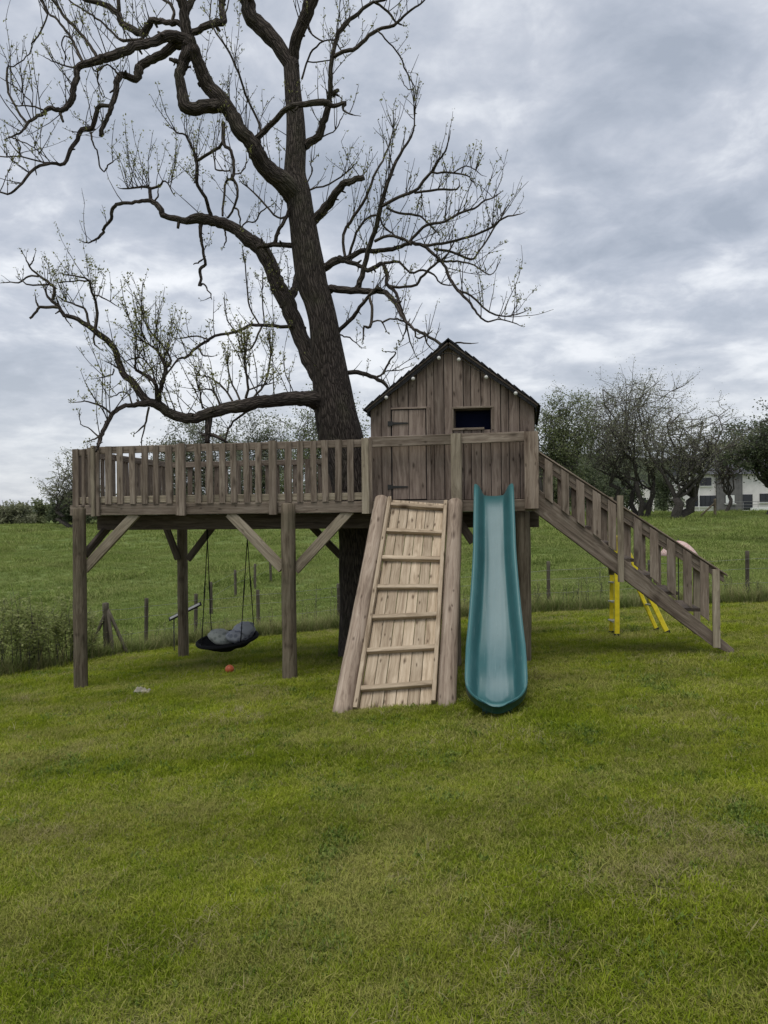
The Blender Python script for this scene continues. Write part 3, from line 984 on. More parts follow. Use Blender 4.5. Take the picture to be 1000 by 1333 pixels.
w0, w1 = loc(591, 545, TH).x, loc(640.5, 545, TH).x
skin(hx0 + 0.02, w0, zb, lambda s: roof_z(s) - 0.03)
skin(w1, hx1 - 0.02, zb, lambda s: roof_z(s) - 0.03)
skin(w0 + 0.001, w1 - 0.001, zb, z_wb); skin(w0 + 0.001, w1 - 0.001, z_wt, lambda s: roof_z(s) - 0.03)

# door
d0, d1 = loc(510, 590, TH).x, loc(556, 590, TH).x
dm = (d0 + d1) / 2
door = plank('door', d0 + 0.004, d1 - 0.002, zb + 0.01, lambda s: z_dtop - 0.006, TH - 0.012, 0.012, 'dark', ph)
for a, b in ((d0 + 0.012, dm - 0.003), (dm + 0.003, d1 - 0.010)):
    plank('plank', a, b, zb + 0.012, lambda s: z_dtop - 0.008, TH - 0.030, 0.018, 'house', door)
xf = loc(561, 590, TH).x
dframe = plank('door_frame', d1 + 0.002, xf, zb, lambda s: z_dtop + 0.022, TH - 0.044, 0.016, 'house', ph)
board('frame_piece', (d0, TH - 0.036, z_dtop + 0.012), (d1 + 0.001, TH - 0.036, z_dtop + 0.012), 0.02, 0.014, FRONT, M['house'], dframe, 0.002)
for py in (551.5, 634):
    z_h = loc(520, py, TH).z
    xa, xb = loc(506, py, TH).x, loc(532, py, TH).x
    vs = []
    prof = [(xa - 0.004, 0.028), (xa + 0.05, 0.024), (xa + 0.06, 0.013), (xb - 0.02, 0.008), (xb, 0.004)]
    vv = [(x, 0, hh) for x, hh in prof] + [(x, 0, -hh) for x, hh in reversed(prof)]
    n = len(vv)
    V2 = [(x - xa, -0.004, z) for x, _, z in vv] + [(x - xa, 0.004, z) for x, _, z in vv]
    F2 = [tuple(range(n)), tuple(range(2 * n - 1, n - 1, -1))] + [(i, i + n, (i + 1) % n + n, (i + 1) % n) for i in range(n)]
    mesh_obj('hinge', V2, F2, M['iron'], door, Matrix.Translation((xa, TH - 0.036, z_h)))
# window
zc, hc = (z_wt + z_wb) / 2, (z_wt - z_wb)
win = mesh_obj('window', *board_mesh(w1 - w0, hc, 0.006, 0.001), M['navy'], ph, Matrix.Translation(((w0 + w1) / 2, TH + 0.11, zc)) @ Matrix.Rotation(math.pi / 2, 4, 'X'))
board('reveal', (w0 + 0.006, TH + 0.055, z_wb), (w0 + 0.006, TH + 0.055, z_wt), 0.10, 0.012, (1, 0, 0), M['joist'], win, 0.001)
board('reveal', (w1 - 0.006, TH + 0.055, z_wb), (w1 - 0.006, TH + 0.055, z_wt), 0.10, 0.012, (1, 0, 0), M['joist'], win, 0.001)
board('reveal', (w0 + 0.013, TH + 0.055, z_wt - 0.006), (w1 - 0.013, TH + 0.055, z_wt - 0.006), 0.10, 0.012, (0, 0, 1), M['joist'], win, 0.001)
fw = 0.022
board('window_frame', (w0 - fw, TH - 0.035, z_wt + fw / 2), (w1 + fw, TH - 0.035, z_wt + fw / 2), fw, 0.02, FRONT, M['rail'], win, 0.002)
board('window_frame', (w0 - fw / 2, TH - 0.034, z_wb), (w0 - fw / 2, TH - 0.034, z_wt - 0.001), fw, 0.02, FRONT, M['rail'], win, 0.002)
board('window_frame', (w1 + fw / 2, TH - 0.034, z_wb), (w1 + fw / 2, TH - 0.034, z_wt - 0.001), fw, 0.02, FRONT, M['rail'], win, 0.002)
board('window_sill', (w0 - 0.01, TH - 0.02, z_wb + 0.012), (w0 + (w1 - w0) * 0.8, TH - 0.02, z_wb + 0.012), 0.05, 0.024, (0, 0, 1), M['rail'], win, 0.002)

# roof: deck boards, shingles, barge boards
OV = 0.028
tr0, tr1 = TH - 0.10, TH + HD + 0.10
roof = None
sh_v, sh_f = board_mesh(0.155, 0.19, 0.012, 0.002)
for side in (-1, 1):
    se = (hx0 - OV) if side < 0 else (hx1 + OV)
    e = Vector((se, 0, roof_z(se))); ap = Vector((s_apex, 0, z_apex))
    d = (e - ap); L = d.length; d.normalize()
    nrm = Vector((side * SLOPE, 0, 1)).normalized()
    a0 = ap + nrm * 0.012 + Vector((0, (tr0 + tr1) / 2, 0)); a1 = e + nrm * 0.012 + Vector((0, (tr0 + tr1) / 2, 0))
    o = board('roof' if roof is None else 'roof_board', a0, a1, tr1 - tr0, 0.02, nrm, M['joist'], ph if roof is None else roof)
    if roof is None: roof = o
    for tt, nm in ((tr0 + 0.012, 'barge_board'), (tr1 - 0.012, 'barge_board')):
        board(nm, ap - nrm * 0.015 + Vector((0, tt, 0)) + d * 0.02, e - nrm * 0.015 + Vector((0, tt, 0)), 0.03, 0.016, (0, -1, 0), M['shingle'], roof)
    nc = 11
    for c_ in range(nc):
        f0 = (c_ + 0.55) * L / nc
        for j in range(10):
            t0 = tr0 - 0.012 + (tr1 - tr0 + 0.024) * (j + 0.5) / 10
            base = ap + d * f0 + nrm * (0.030 + random.uniform(0, 0.006)) + Vector((0, t0, 0))
            x = (d - nrm * (0.10 + random.uniform(-0.02, 0.05))).normalized()
            y = nrm.cross(x).normalized()
            z = x.cross(y)
            mm = Matrix((x, y, z)).transposed().to_4x4(); mm.translation = base
            me_name = 'shingle'
            if c_ == 0 and j == 0 and side == -1:
                so = mesh_obj('shingle', sh_v, sh_f, M['shingle'], roof, mm); sh_me = so.data
            else:
                so = bpy.data.objects.new('shingle', sh_me); link(so, roof)
                so.matrix_basis = WM[roof.name].inverted() @ mm
for j in range(10):
    t0 = tr0 - 0.012 + (tr1 - tr0 + 0.024) * (j + 0.5) / 10
    for side in (-1, 1):
        board('ridge_shingle', (s_apex - side * 0.006, t0, z_apex + 0.062), (s_apex + side * 0.11, t0, z_apex + 0.05 - 0.11 * SLOPE * 0.92), 0.19, 0.01, (side * SLOPE, 0, 1), M['shingle'], roof, 0.002)
# eaves closing at the sides
for side, se in ((-1, hx0 - OV), (1, hx1 + OV)):
    board('eaves_board', (se - side * 0.01, tr0 + 0.03, roof_z(se) - 0.025), (se - side * 0.01, tr1 - 0.03, roof_z(se) - 0.025), 0.06, 0.018, (side, 0, 0), M['shingle'], roof)

# string of bulbs along the gable
TBL = TH - 0.128
sl = thing('string_lights', 'string of round white bulbs along the gable edges of the playhouse', 'string lights', (s_apex, TH - 0.05, z_apex - 0.08), FRAME)
bp = [loc(x, y, TBL) for x, y in ((503, 517.5), (538, 493), (571.5, 466), (597.5, 468), (633, 491), (671.5, 512))]
gcab = Geo()
tops = [Vector((p.x, TBL, p.z + 0.033)) for p in bp]
cab = []
for a, b in zip(tops[:-1], tops[1:]):
    for q in range(8):
        f_ = q / 8
        c_ = a.lerp(b, f_); c_.z -= 0.02 * math.sin(math.pi * f_)
        if a.x < s_apex < b.x: c_.z += 0.05 * math.sin(math.pi * f_)
        cab.append(c_)
cab.append(tops[-1])
gcab.tube([tuple(c_) for c_ in cab], [0.004] * len(cab), 5)
gcab.build('cable', M['rubber'], sl)


def sphere_mesh(r, nu=12, nv=8, sx=1, sy=1, sz=1, fn=None):
    vs, fs = [], []
    for i in range(nv + 1):
        th = math.pi * i / nv
        for j in range(nu):
            ph_ = 2 * math.pi * j / nu
            v = Vector((math.sin(th) * math.cos(ph_), math.sin(th) * math.sin(ph_), math.cos(th)))
            k_ = fn(v) if fn else 1.0
            vs.append((v.x * r * sx * k_, v.y * r * sy * k_, v.z * r * sz * k_))
    for i in range(nv):
        for j in range(nu):
            a, b = i * nu + j, i * nu + (j + 1) % nu
            fs.append((a, a + nu, b + nu, b))
    return vs, fs


for p in bp:
    b_ = mesh_obj('bulb', *sphere_mesh(0.021), M['bulb'], sl, Matrix.Translation(p), True)
    gs = Geo(); gs.tube([(p.x, p.y, p.z + 0.017), (p.x, p.y, p.z + 0.03)], [0.010, 0.009], 8)
    gs.build('socket', M['rubber'], b_)

# ------------------------------------------------------------------ climbing ramp
pl0, pr0 = loc(497, 651, -0.10), loc(593, 655, -0.12)
pl1, pr1 = INV @ at(446, 922, 6.78), INV @ at(581, 916, 6.64)
rp = thing('climbing_ramp', 'sloping plank climbing ramp with cross battens between two thick round poles', 'ramp', ((pl1.x + pr1.x) / 2, -1.7, gl((pl1.x + pr1.x) / 2, pl1.y)), FRAME)
for p in (pl1, pr1):
    p.z = gl(p.x, p.y) - 0.02
dl, dr = (pl1 - pl0).normalized(), (pr1 - pr0).normalized()
pole('pole', pl1 + dl * 0.06, pl0 + dl * -0.02, 0.096, 0.078, M['pole'], rp, 18)
pole('pole', pr1 + dr * 0.06, pr0 + dr * -0.02, 0.086, 0.078, M['pole'], rp, 18)
for p in (pl1, pr1, (pl1 + pr1) / 2, pl1 * 0.75 + pr1 * 0.25, pl1 * .25 + pr1 * .75):
    q = FRAME @ Vector((p.x, p.y - 0.02, 0)); FEET.append((q.x, q.y, 0.19, 50, 0.9))
across = ((pr0 - pl0) + (pr1 - pl1)).normalized()
rn = across.cross((pl0 - pl1)).normalized()
if rn.y > 0: rn = -rn
il0, il1 = pl0 + across * 0.088, pl1 + across * 0.104
ir0, ir1 = pr0 - across * 0.088, pr1 - across * 0.096
cut = 0.985
for a, b in ((il0, il1), (ir0, ir1)):
    sgn = 1 if a is il0 else -1
    board('side_batten', a + across * sgn * 0.012 + rn * 0.03 + (a - b).normalized() * -0.01, a + (b - a) * cut + across * sgn * 0.012 + rn * 0.03, 0.038, 0.075, rn, M['ramp'], rp, 0.003)
NB = 6
for i in range(NB):
    f0, f1 = i / NB, (i + 1) / NB
    o = 0.034
    A0, A1 = il0 + across * o, ir0 - across * o
    B0, B1 = il1 + across * o, ir1 - across * o
    quad = [A0.lerp(A1, f0), A0.lerp(A1, f1), B0.lerp(B1, f1), B0.lerp(B1, f0)]
    g_ = across * 0.0025
    quad = [quad[0] + g_, quad[1] - g_, quad[2] - g_, quad[3] + g_]
    org_ = (quad[0] + quad[1] + quad[2] + quad[3]) / 4
    x = ((quad[2] + quad[3]) - (quad[0] + quad[1])).normalized(); y = rn.cross(x).normalized(); z = x.cross(y)
    mm = Matrix((x, y, z)).transposed().to_4x4(); mm.translation = org_
    inv = mm.inverted()
    lift = rn * random.uniform(-0.003, 0.003)
    vs = [tuple(inv @ (q + lift)) for q in quad] + [tuple(inv @ (q + lift - rn * 0.02)) for q in quad]
    ob = mesh_obj('plank', vs, [(0, 1, 2, 3), (7, 6, 5, 4), (0, 4, 5, 1), (1, 5, 6, 2), (2, 6, 7, 3), (3, 7, 4, 0)], M['ramp'], rp, mm)
    bv = ob.modifiers.new('ease', 'BEVEL'); bv.width = 0.003; bv.segments = 1


def ramp_f(py):
    lo, hi = 0.0, 1.0
    for _ in range(30):
        mid = (lo + hi) / 2
        p = (il0.lerp(il1, mid) + ir0.lerp(ir1, mid)) / 2 + rn * 0.03
        if proj(p)[1] < py: lo = mid
        else: hi = mid
    return (lo + hi) / 2


for py in (659, 692, 727, 764, 802, 845, 893):
    f_ = ramp_f(py)
    a, b = il0.lerp(il1, f_) + across * 0.032, ir0.lerp(ir1, f_) - across * 0.032
    tl = random.uniform(-0.004, 0.004)
    board('cross_batten', a + rn * 0.026 + Vector((0, 0, tl)), b + rn * 0.026 - Vector((0, 0, tl)), 0.046, 0.05, rn, M['ramp'], rp, 0.004)

# ------------------------------------------------------------------ slide
st0 = loc(643, 648, -0.03)
st1 = INV @ at(646.5, 925, 6.0)
sd = thing('slide', 'teal moulded plastic slide with pale trough running down to the lawn', 'slide', (st1.x, st1.y, gl(st1.x, st1.y)), FRAME)
run = Vector((st1.x - st0.x, st1.y - st0.y, 0)); LR = run.length; run.normalize()
side_v = Vector((-run.y, run.x, 0))
if side_v.x < 0: side_v = -side_v
zt = DECK + 0.035
zg = gl(st1.x, st1.y)
ctrl = [(0.0, zt), (0.10, zt - 0.02), (0.24, zt - 0.13), (0.45, zt - 0.36), (0.85, zt - 0.80), (1.25, zt - 1.22), (1.50, zt - 1.43), (1.74, zt - 1.555), (1.98, zg + 0.075), (LR + 0.02, zg + 0.06)]
# resample with a smooth curve
def catmull(pts, m):
    P_ = [np.array(p, float) for p in pts]
    P_ = [2 * P_[0] - P_[1]] + P_ + [2 * P_[-1] - P_[-2]]
    o_ = []
    for i in range(1, len(P_) - 2):
        a, b, c, d = P_[i - 1:i + 3]
        for q in range(m):
            t = q / m
            o_.append(0.5 * (2 * b + (c - a) * t + (2 * a - 5 * b + 4 * c - d) * t * t + (3 * b - a - 3 * c + d) * t ** 3))
    o_.append(P_[-2])
    return np.array(o_)


path = catmull(ctrl, 10)
seglen = np.concatenate([[0], np.cumsum(np.linalg.norm(np.diff(path, axis=0), axis=1))])
TL = seglen[-1]
rows = np.concatenate([np.linspace(0, TL - 0.60, 52), TL - 0.60 + 0.60 * np.sin(np.linspace(0.03, 1, 46) * math.pi / 2)])
NV = 44
vs, pale_strip, rim = [], [], []
END = 0.58
for l in rows:
    x = np.interp(l, seglen, path[:, 0]); z = np.interp(l, seglen, path[:, 1])
    e_ = 1e-2
    dx = np.interp(min(l + e_, TL), seglen, path[:, 0]) - np.interp(max(l - e_, 0), seglen, path[:, 0])
    dz = np.interp(min(l + e_, TL), seglen, path[:, 1]) - np.interp(max(l - e_, 0), seglen, path[:, 1])
    q = math.hypot(dx, dz); tx, tz = dx / q, dz / q
    W0 = 0.210 + 0.050 * max(0.0, min(1, (l - 0.9) / 1.2)) ** 1.3
    d_end = TL - l
    W = W0 * math.sqrt(max(0.0004, 1 - max(0.0, (END - d_end) / END) ** 2.1)) if d_end < END else W0
    for j in range(NV + 1):
        v = -1 + 2 * j / NV
        v = math.copysign(abs(v) ** 0.85, v)
        xs = v * W
        dist = min(W0 - abs(xs), 9)
        if d_end < END * 1.6:
            # distance to the rounded nose
            ey = max(0.0, END - d_end) / END
            rr = (abs(xs / W0) ** 2.1 + ey ** 2.1) ** (1 / 2.1) if (xs or ey) else 0
            dist = min(dist, (1 - rr) * END * 1.05 + 0.0) if ey > 0 else dist
        dist = max(0.0, dist)
        wall_h = 0.128 if l > 0.25 else 0.128
        wall_h *= 1 - 0.5 * max(0.0, 1 - d_end / 0.50) ** 1.5
        if dist < 0.034:
            k_ = dist / 0.034
            h = wall_h - 0.012 * (2 * k_ - 1) ** 2
            rm = 1.0
        else:
            k_ = min(1.0, (dist - 0.034) / 0.085)
            h = (wall_h - 0.012) * (1 - (3 * k_ * k_ - 2 * k_ ** 3)) ** 1.25
            rm = 0.0
        # wide shallow groove down the middle
        if abs(xs) < 0.08: h -= 0.006 * (1 - (abs(xs) / 0.08) ** 4)
        nx_, nz_ = -tz, tx            # normal of the path
        px_ = x + nx_ * h; pz_ = z + nz_ * h
        P3 = st0 * 1.0; P3.z = 0
        P3 = P3 + run * px_ + side_v * xs
        vs.append((P3.x, P3.y, pz_))
        strip_end = min(1.0, max(0.0, (TL - 0.40 + 0.09 * (1 - (xs / 0.10) ** 2) - l) / 0.03)) * min(1, max(0, (l - 0.18) / 0.1))
        pale_strip.append(max(0.0, min(1.0, (0.082 + 0.010 * math.sin(l * 5) + 0.018 * max(0.0, min(1, (l - 1.5) / 0.4)) - abs(xs - 0.008)) / 0.016)) * strip_end)
        rim.append(rm)
nr = len(rows)
fs = []
for i in range(nr - 1):
    for j in range(NV):
        a = i * (NV + 1) + j
        fs.append((a, a + 1, a + NV + 2, a + NV + 1))
# outer skirt
ring = [i * (NV + 1) for i in range(nr)] + [(nr - 1) * (NV + 1) + j for j in range(1, NV)] + [i * (NV + 1) + NV for i in range(nr - 1, -1, -1)]
b0 = len(vs)
for r_ in ring:
    x, y, z = vs[r_]
    c_ = st0 + run * ((Vector((x, y, 0)) - Vector((st0.x, st0.y, 0))).dot(run))
    vs.append((x + (c_.x - x) * 0.015, y + (c_.y - y) * 0.015, z - 0.05)); pale_strip.append(0); rim.append(0.3)
for i in range(len(ring) - 1):
    fs.append((ring[i + 1], ring[i], b0 + i, b0 + i + 1))
so = mesh_obj('chute', vs, fs, M['teal'], sd, smooth=True, attr={'pale_strip': ('FLOAT', pale_strip), 'rim': ('FLOAT', rim)})
sm = so.modifiers.new('thick', 'SOLIDIFY'); sm.thickness = 0.008; sm.offset = -1
# fixing bolt and the block the end rests on
for (px_e, l_e, xs_e, rr_e) in ((0, 0.98, 0.03, 0.017), (0, 0.10, -0.12, 0.010), (0, 0.10, 0.12, 0.010)):
    ex = np.interp(l_e, seglen, path[:, 0]); ez = np.interp(l_e, seglen, path[:, 1])
    tx_ = np.interp(l_e + .01, seglen, path[:, 0]) - ex; tz_ = np.interp(l_e + .01, seglen, path[:, 1]) - ez
    nn_ = Vector((0, 0, 1)) * tx_ + run * (-tz_); nn_.normalize()
    c_ = Vector((st0.x, st0.y, 0)) + run * ex + side_v * xs_e + Vector((0, 0, ez)) + nn_ * -0.004
    gq = Geo(); gq.tube([tuple(c_ - nn_ * 0.01), tuple(c_ + nn_ * 0.004), tuple(c_ + nn_ * 0.0055)], [rr_e, rr_e, rr_e * 0.8], 18)
    gq.build('emblem' if rr_e > 0.012 else 'bolt', M['teal'] if rr_e > 0.012 else M['galv'], sd)
q = FRAME @ Vector((st1.x, st1.y + 0.15, 0)); FEET.append((q.x, q.y, 0.33, 110, 0.9))
board('foot_block', (st1.x - 0.12, st1.y + 0.22, zg + 0.02), (st1.x + 0.12, st1.y + 0.22, zg + 0.02), 0.12, 0.09, (0, 0, 1), M['teal'], sd)

# ------------------------------------------------------------------ stairs
sA, sB = loc(701, 676, 0).x, loc(927, 842, 0).x
bz = lambda s: (EYE - 0.045) + (s - sA) / (sB - sA) * ((loc(927, 841, 0).z) - (EYE - 0.045))
hz0, hz1 = loc(703, 591, 0), loc(940, 746, 0)
tz = lambda s: hz0.z + (s - hz0.x) / (hz1.x - hz0.x) * (hz1.z - hz0.z)
stc = thing('staircase', 'wooden staircase with slatted railings descending from the deck to the lawn', 'staircase', (sB, 0.4, gl(sB, 0.4)), FRAME)
SW = 0.78
PL = 0.285


def slant(name, s0, s1, zf0, zf1, t, th, mat, parent):
    """a sloping board with plumb-cut ends between two height functions; local x follows its slope"""
    q4 = [Vector((s0, t, zf0(s0))), Vector((s1, t, zf0(s1))), Vector((s1, t, zf1(s1))), Vector((s0, t, zf1(s0)))]
    x = (q4[1] - q4[0]).normalized(); y = Vector((0, -1, 0)); z = x.cross(y).normalized()
    mm = Matrix((x, y, z)).transposed().to_4x4(); mm.translation = (q4[0] + q4[2]) / 2
    inv = mm.inverted()
    vs = [tuple(inv @ q) for q in q4] + [tuple(inv @ (q + Vector((0, th, 0)))) for q in q4]
    o = mesh_obj(name, vs, [(0, 1, 2, 3), (7, 6, 5, 4), (0, 4, 5, 1), (1, 5, 6, 2), (2, 6, 7, 3), (3, 7, 4, 0)], M[mat], parent, mm)
    bv = o.modifiers.new('ease', 'BEVEL'); bv.width = 0.004; bv.segments = 1
    return o


s_foot = loc(958, 836, 0).x
zgf = gl(s_foot, 0.0)
for t_ in (0.0, SW):
    # stringer with a level-cut foot
    q4 = [(sA - 0.06, bz(sA - 0.06)), (sB, max(bz(sB), gl(sB, t_) - 0.03)), (s_foot, gl(s_foot, t_) - 0.02), (s_foot - 0.02, gl(s_foot, t_) + 0.05), (sA - 0.06, bz(sA - 0.06) + PL)]
    ang = math.atan2(q4[1][1] - q4[0][1], q4[1][0] - q4[0][0])
    mm = Matrix.Translation((q4[0][0], t_, q4[0][1])) @ Matrix.Rotation(-ang, 4, 'Y')
    inv = mm.inverted()
    vs = [tuple(inv @ Vector((a, t_, b))) for a, b in q4] + [tuple(inv @ Vector((a, t_ + 0.045, b))) for a, b in q4]
    n = 5
    o = mesh_obj('stringer', vs, [tuple(range(n)), tuple(range(2 * n - 1, n - 1, -1))] + [(i, i + n, (i + 1) % n + n, (i + 1) % n) for i in range(n)], M['rail'], stc, mm)
    bv = o.modifiers.new('ease', 'BEVEL'); bv.width = 0.004; bv.segments = 1
    so_ = -0.014 if t_ == 0 else 0.047
    # rails
    slant('hand_rail', sA - 0.02, hz1.x + 0.02, lambda s: tz(s) - 0.085, lambda s: tz(s), t_ + 0.002, 0.034, 'rail', stc)
    slant('rail_cap', sA - 0.02, hz1.x + 0.05, lambda s: tz(s) + 0.003, lambda s: tz(s) + 0.022, t_ - 0.03, 0.09, 'rail', stc)
    # newels
    for px, py0, py1, w_ in ((808, 757, 645, 0.062), (932, 842, 741, 0.07)):
        xn = loc(px, py0, 0).x
        board('newel_post', (xn, t_ - 0.034 if t_ == 0 else t_ + 0.085, max(loc(px, py0, 0).z, gl(xn, t_) - 0.03)), (xn, t_ - 0.034 if t_ == 0 else t_ + 0.085, loc(px, py1, 0).z), w_, 0.04, FRONT, M['pale'], stc)
    # slats, their feet cut to the slope
    for px in (715, 736, 756, 777, 797, 830, 851, 873, 894, 916):
        xc = loc(px, 680, 0).x; hw = 0.042
        f0 = lambda s: bz(s) + 0.235 - 0.03 * (s - xc)
        f1 = lambda s: tz(s) - 0.012
        pts = [(f0(xc - hw), xc - hw), (f0(xc + hw), xc + hw), (f1(xc + hw), xc + hw), (f1(xc - hw), xc - hw)]
        cz = pts[0][0]
        vs = [(a - cz, b - xc, 0) for a, b in pts] + [(a - cz, b - xc, 0.024) for a, b in pts]
        m_ = Matrix(((0, 1, 0, xc), (0, 0, 1, t_ - 0.026 if t_ == 0 else t_ + 0.048), (1, 0, 0, cz), (0, 0, 0, 1)))
        o = mesh_obj('slat', vs, [(0, 1, 2, 3), (7, 6, 5, 4), (0, 4, 5, 1), (1, 5, 6, 2), (2, 6, 7, 3), (3, 7, 4, 0)], M['rail'], stc, m_)
        bv = o.modifiers.new('ease', 'BEVEL'); bv.width = 0.004; bv.segments = 1
for i in range(7):
    f_ = (i + 0.9) / 8
    s_ = sA + (sB - sA) * f_
    zt_ = bz(s_) + PL * 0.62
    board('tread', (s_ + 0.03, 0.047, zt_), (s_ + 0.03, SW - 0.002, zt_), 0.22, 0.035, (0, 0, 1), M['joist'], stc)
q = FRAME @ Vector((s_foot - 0.1, 0.0, 0)); FEET.append((q.x, q.y, 0.25, 60, 0.9))

# ------------------------------------------------------------------ the big tree
TY = 10.1
# each branch: photograph x,y,width along its length | metres it leans away (+) or towards (-) the viewer | sprouts, their length, leafiness
BR = []


def B(txt, dz=0.0, spr=0, ln=(0.25, 0.6), leaf=0.5, kind='branch'):
    pts = [tuple(float(q) for q in p.split(',')) for p in txt.split()]
    BR.append((pts, dz, spr, ln, leaf, kind))


B('480,878,96 475,850,74 471,800,64 470,760,60 467,690,58 458,620,62 443,566,62 433,510,54 426,460,46 421,420,43 414,390,42 407,371,42 402,340,42 399,321,41 392,279,37 388,250,36 384,225,31 385,185,29 384,150,25 381,115,24 379,80,22', 0.0, 6, (0.2, 0.4), 0.3, 'trunk')
B('382,90,20 354,50,21 332,22,21 320,0,20 306,-30,18 296,-70,15 300,-120,11 290,-170,7 294,-220,3', 0.5, 6, kind='limb')
B('380,80,17 385,52,16 394,30,17 405,0,18 418,-30,16 424,-80,13 440,-130,9 438,-180,6 446,-230,3', -0.4, 6, kind='limb')
B('424,505,24 412,485,25 400,460,24 384,420,23 374,395,24 366,372,22 352,350,21 340,325,22 325,314,20 312,304,17 295,293,16 275,286,15 260,285,15 245,286,10 230,285,9 215,281,8 209,272,8 201,264,7 192,261,6 177,262,5 155,265,5 146,272,5 145,285,4.5 137,295,4 132,304,4 125,312,3 115,316,2 109,315,1.5', 1.1, 16, (0.15, 0.55), 0.5, 'limb')
B('372,392,16 380,386,13 385,376,12 388,362,10 392,340,8', 0.5, 2, kind='limb')
B('390,262,32 370,240,28 350,224,25 336,200,23 330,186,22 314,170,21 300,150,20 288,132,21 272,116,20 264,96,19 258,76,18 250,62,18', -0.7, 22, (0.15, 0.5), 0.35, 'limb')
B('290,138,20 272,138,18 254,140,18 241,136,18 236,120,16 234,100,14 237,84,15 244,68,18 246,55,20 244,40,16 240,20,14 236,4,14 228,-12,10 215,-40,7 205,-80,3', -0.3, 8, kind='limb')
B('240,20,9 250,0,9 262,-18,7 270,-50,5 280,-90,3', 0.2, 4, kind='limb')
B('238,86,9 229,80,6 220,76,4.5', -0.1)
B('246,56,18 232,48,16 218,48,14 200,52,13 180,60,12 160,67,12 140,72,12 126,80,11 108,84,10 101,90,9 100,100,9 98,116,9 94,128,9 84,140,8 76,143,7 64,141,7 56,148,5.5 44,154,4.5 36,162,4 26,170,3 12,178,2.5', -0.8, 26, (0.2, 0.6), 0.3, 'limb')
B('12,178,2.2 22,181,1.8 26,192,1.5 25,202,1.2', 0.1, 2)
B('20,180,1.6 40,188,1.5 52,198,1.3 60,206,1', 0.1, 4, (0.15, 0.4))
B('78,144,4.5 80,150,4 82,160,3', 0)
B('36,162,3.4 24,144,3 14,126,3 9,112,3 11,88,2.5 17,86,1.8 30,78,1.6 40,66,1.6 42,56,2 52,42,2 60,18,2 54,0,2 50,-20,1.5', 0.3, 10, (0.15, 0.45), 0.2)
B('56,143,2.4 41,138,2 24,137,1.5 14,134,1', 0.2, 3)
B('42,138,1.8 38,130,1.6 24,116,1.5 13,108,1.3 2,100,1', 0.2, 4)
B('108,81,4.5 100,64,4 92,50,3.6 86,40,3.5 74,26,3 62,16,2.6 56,4,2.2 50,-15,1.6', 0.5, 12, (0.2, 0.6), 0.25)
B('126,74,5 118,60,4.2 108,48,4 96,34,4 84,22,4 76,10,4 70,0,3.6 58,-25,3 50,-50,2', 0.3, 14, (0.25, 0.7), 0.25)
B('96,88,2.2 80,83,2 66,80,1.6 58,74,1.1', -0.2, 2)
B('92,50,2 84,48,1.8 80,58,1.6 86,72,1.4 84,82,1.1', 0.1, 3)
B('246,60,15 230,58,14 216,66,13 200,76,12 184,84,12 180,94,12 174,102,10 162,98,9 154,100,9 151,116,8 152,124,7.5 148,136,7 140,152,6 136,166,6 131,177,5', -0.5, 12, (0.2, 0.5), 0.25, 'limb')
B('147,138,6 140,138,5 128,138,6 124,150,7 120,166,7 106,170,7 100,182,6 93,196,6 84,212,5 66,212,4 45,219,4 28,238,3.6 14,250,3 0,251,2.2 -14,254,1.6 -30,250,1.2', -0.3, 20, (0.15, 0.45), 0.45)
B('66,212,2.2 52,212,2 28,203,2 0,203,1.6 -16,198,1.2', 0.2, 6, (0.12, 0.35))
B('119,172,3 118,178,2.5 122,188,2.2 128,200,2 129,213,2 135,224,2 142,216,1.8 149,210,1.4', 0.1, 2)
B('133,86,2.4 126,96,2 128,112,1.6 132,124,1.3 138,128,1', 0, 3)
B('118,84,2 126,92,1.8 140,84,2 150,92,2.4 156,97,3', 0.1, 2)
B('243,38,9 232,30,8 224,30,8 210,30,8 198,28,9 192,36,10 186,44,11 174,40,10 160,30,9 154,18,8.5 140,8,8 128,4,7 112,0,6 95,-8,5 78,-22,4 66,-45,2', 0.6, 18, (0.25, 0.6), 0.3, 'limb')
B('154,18,5 154,0,5 156,-25,4 150,-55,2', 0.2, 5)
B('188,50,3.5 176,52,3.4 160,54,4 152,48,3.2 140,36,3 124,24,2.6 108,12,2.5 92,2,2.2 78,-12,1.6', 0.7, 14, (0.2, 0.55), 0.2)
B('222,32,5 226,20,4 222,6,4 212,0,3 200,-10,2', 0.3, 5)
B('248,44,11 254,40,10 270,34,10 284,31,11 290,28,10 290,18,9 288,6,9 291,-4,8 296,-30,6 292,-70,3', 0.2, 12, (0.2, 0.5), 0.4, 'limb')
B('290,18,2.2 294,16,2 298,0,1.6 300,-15,1', 0)
B('341,176,4 334,154,3.4 324,132,3.2 314,106,3 302,78,3 290,56,2.6 278,38,2.2 272,22,1.8 276,0,1.4', -0.3, 10, (0.2, 0.5), 0.45)
B('334,180,9 346,170,9 355,160,8 375,140,8 400,135,8 422,134,9 435,138,6 450,135,5 447,142,3 459,150,2', -0.55, 8, (0.15, 0.4), 0.4)
B('396,190,14 402,185,11 415,175,11 422,160,10 427,138,9 430,112,7.5 431,88,6.5 436,62,6 444,38,7 460,22,5.5 485,4,4 500,0,3 512,-10,2', -0.4, 22, (0.2, 0.55), 0.35, 'limb')
B('433,125,7 437,120,6.5 440,117,5.5', -0.05)
B('488,3,3.2 505,15,3 515,28,2.6 522,31,2', 0.1, 3)
B('435,74,5 447,67,5 460,64,5 475,50,5 490,39,4.5 512,33,4 525,20,3 540,10,2.6 550,1,2 558,-12,1.4', -0.5, 16, (0.12, 0.4), 0.25)
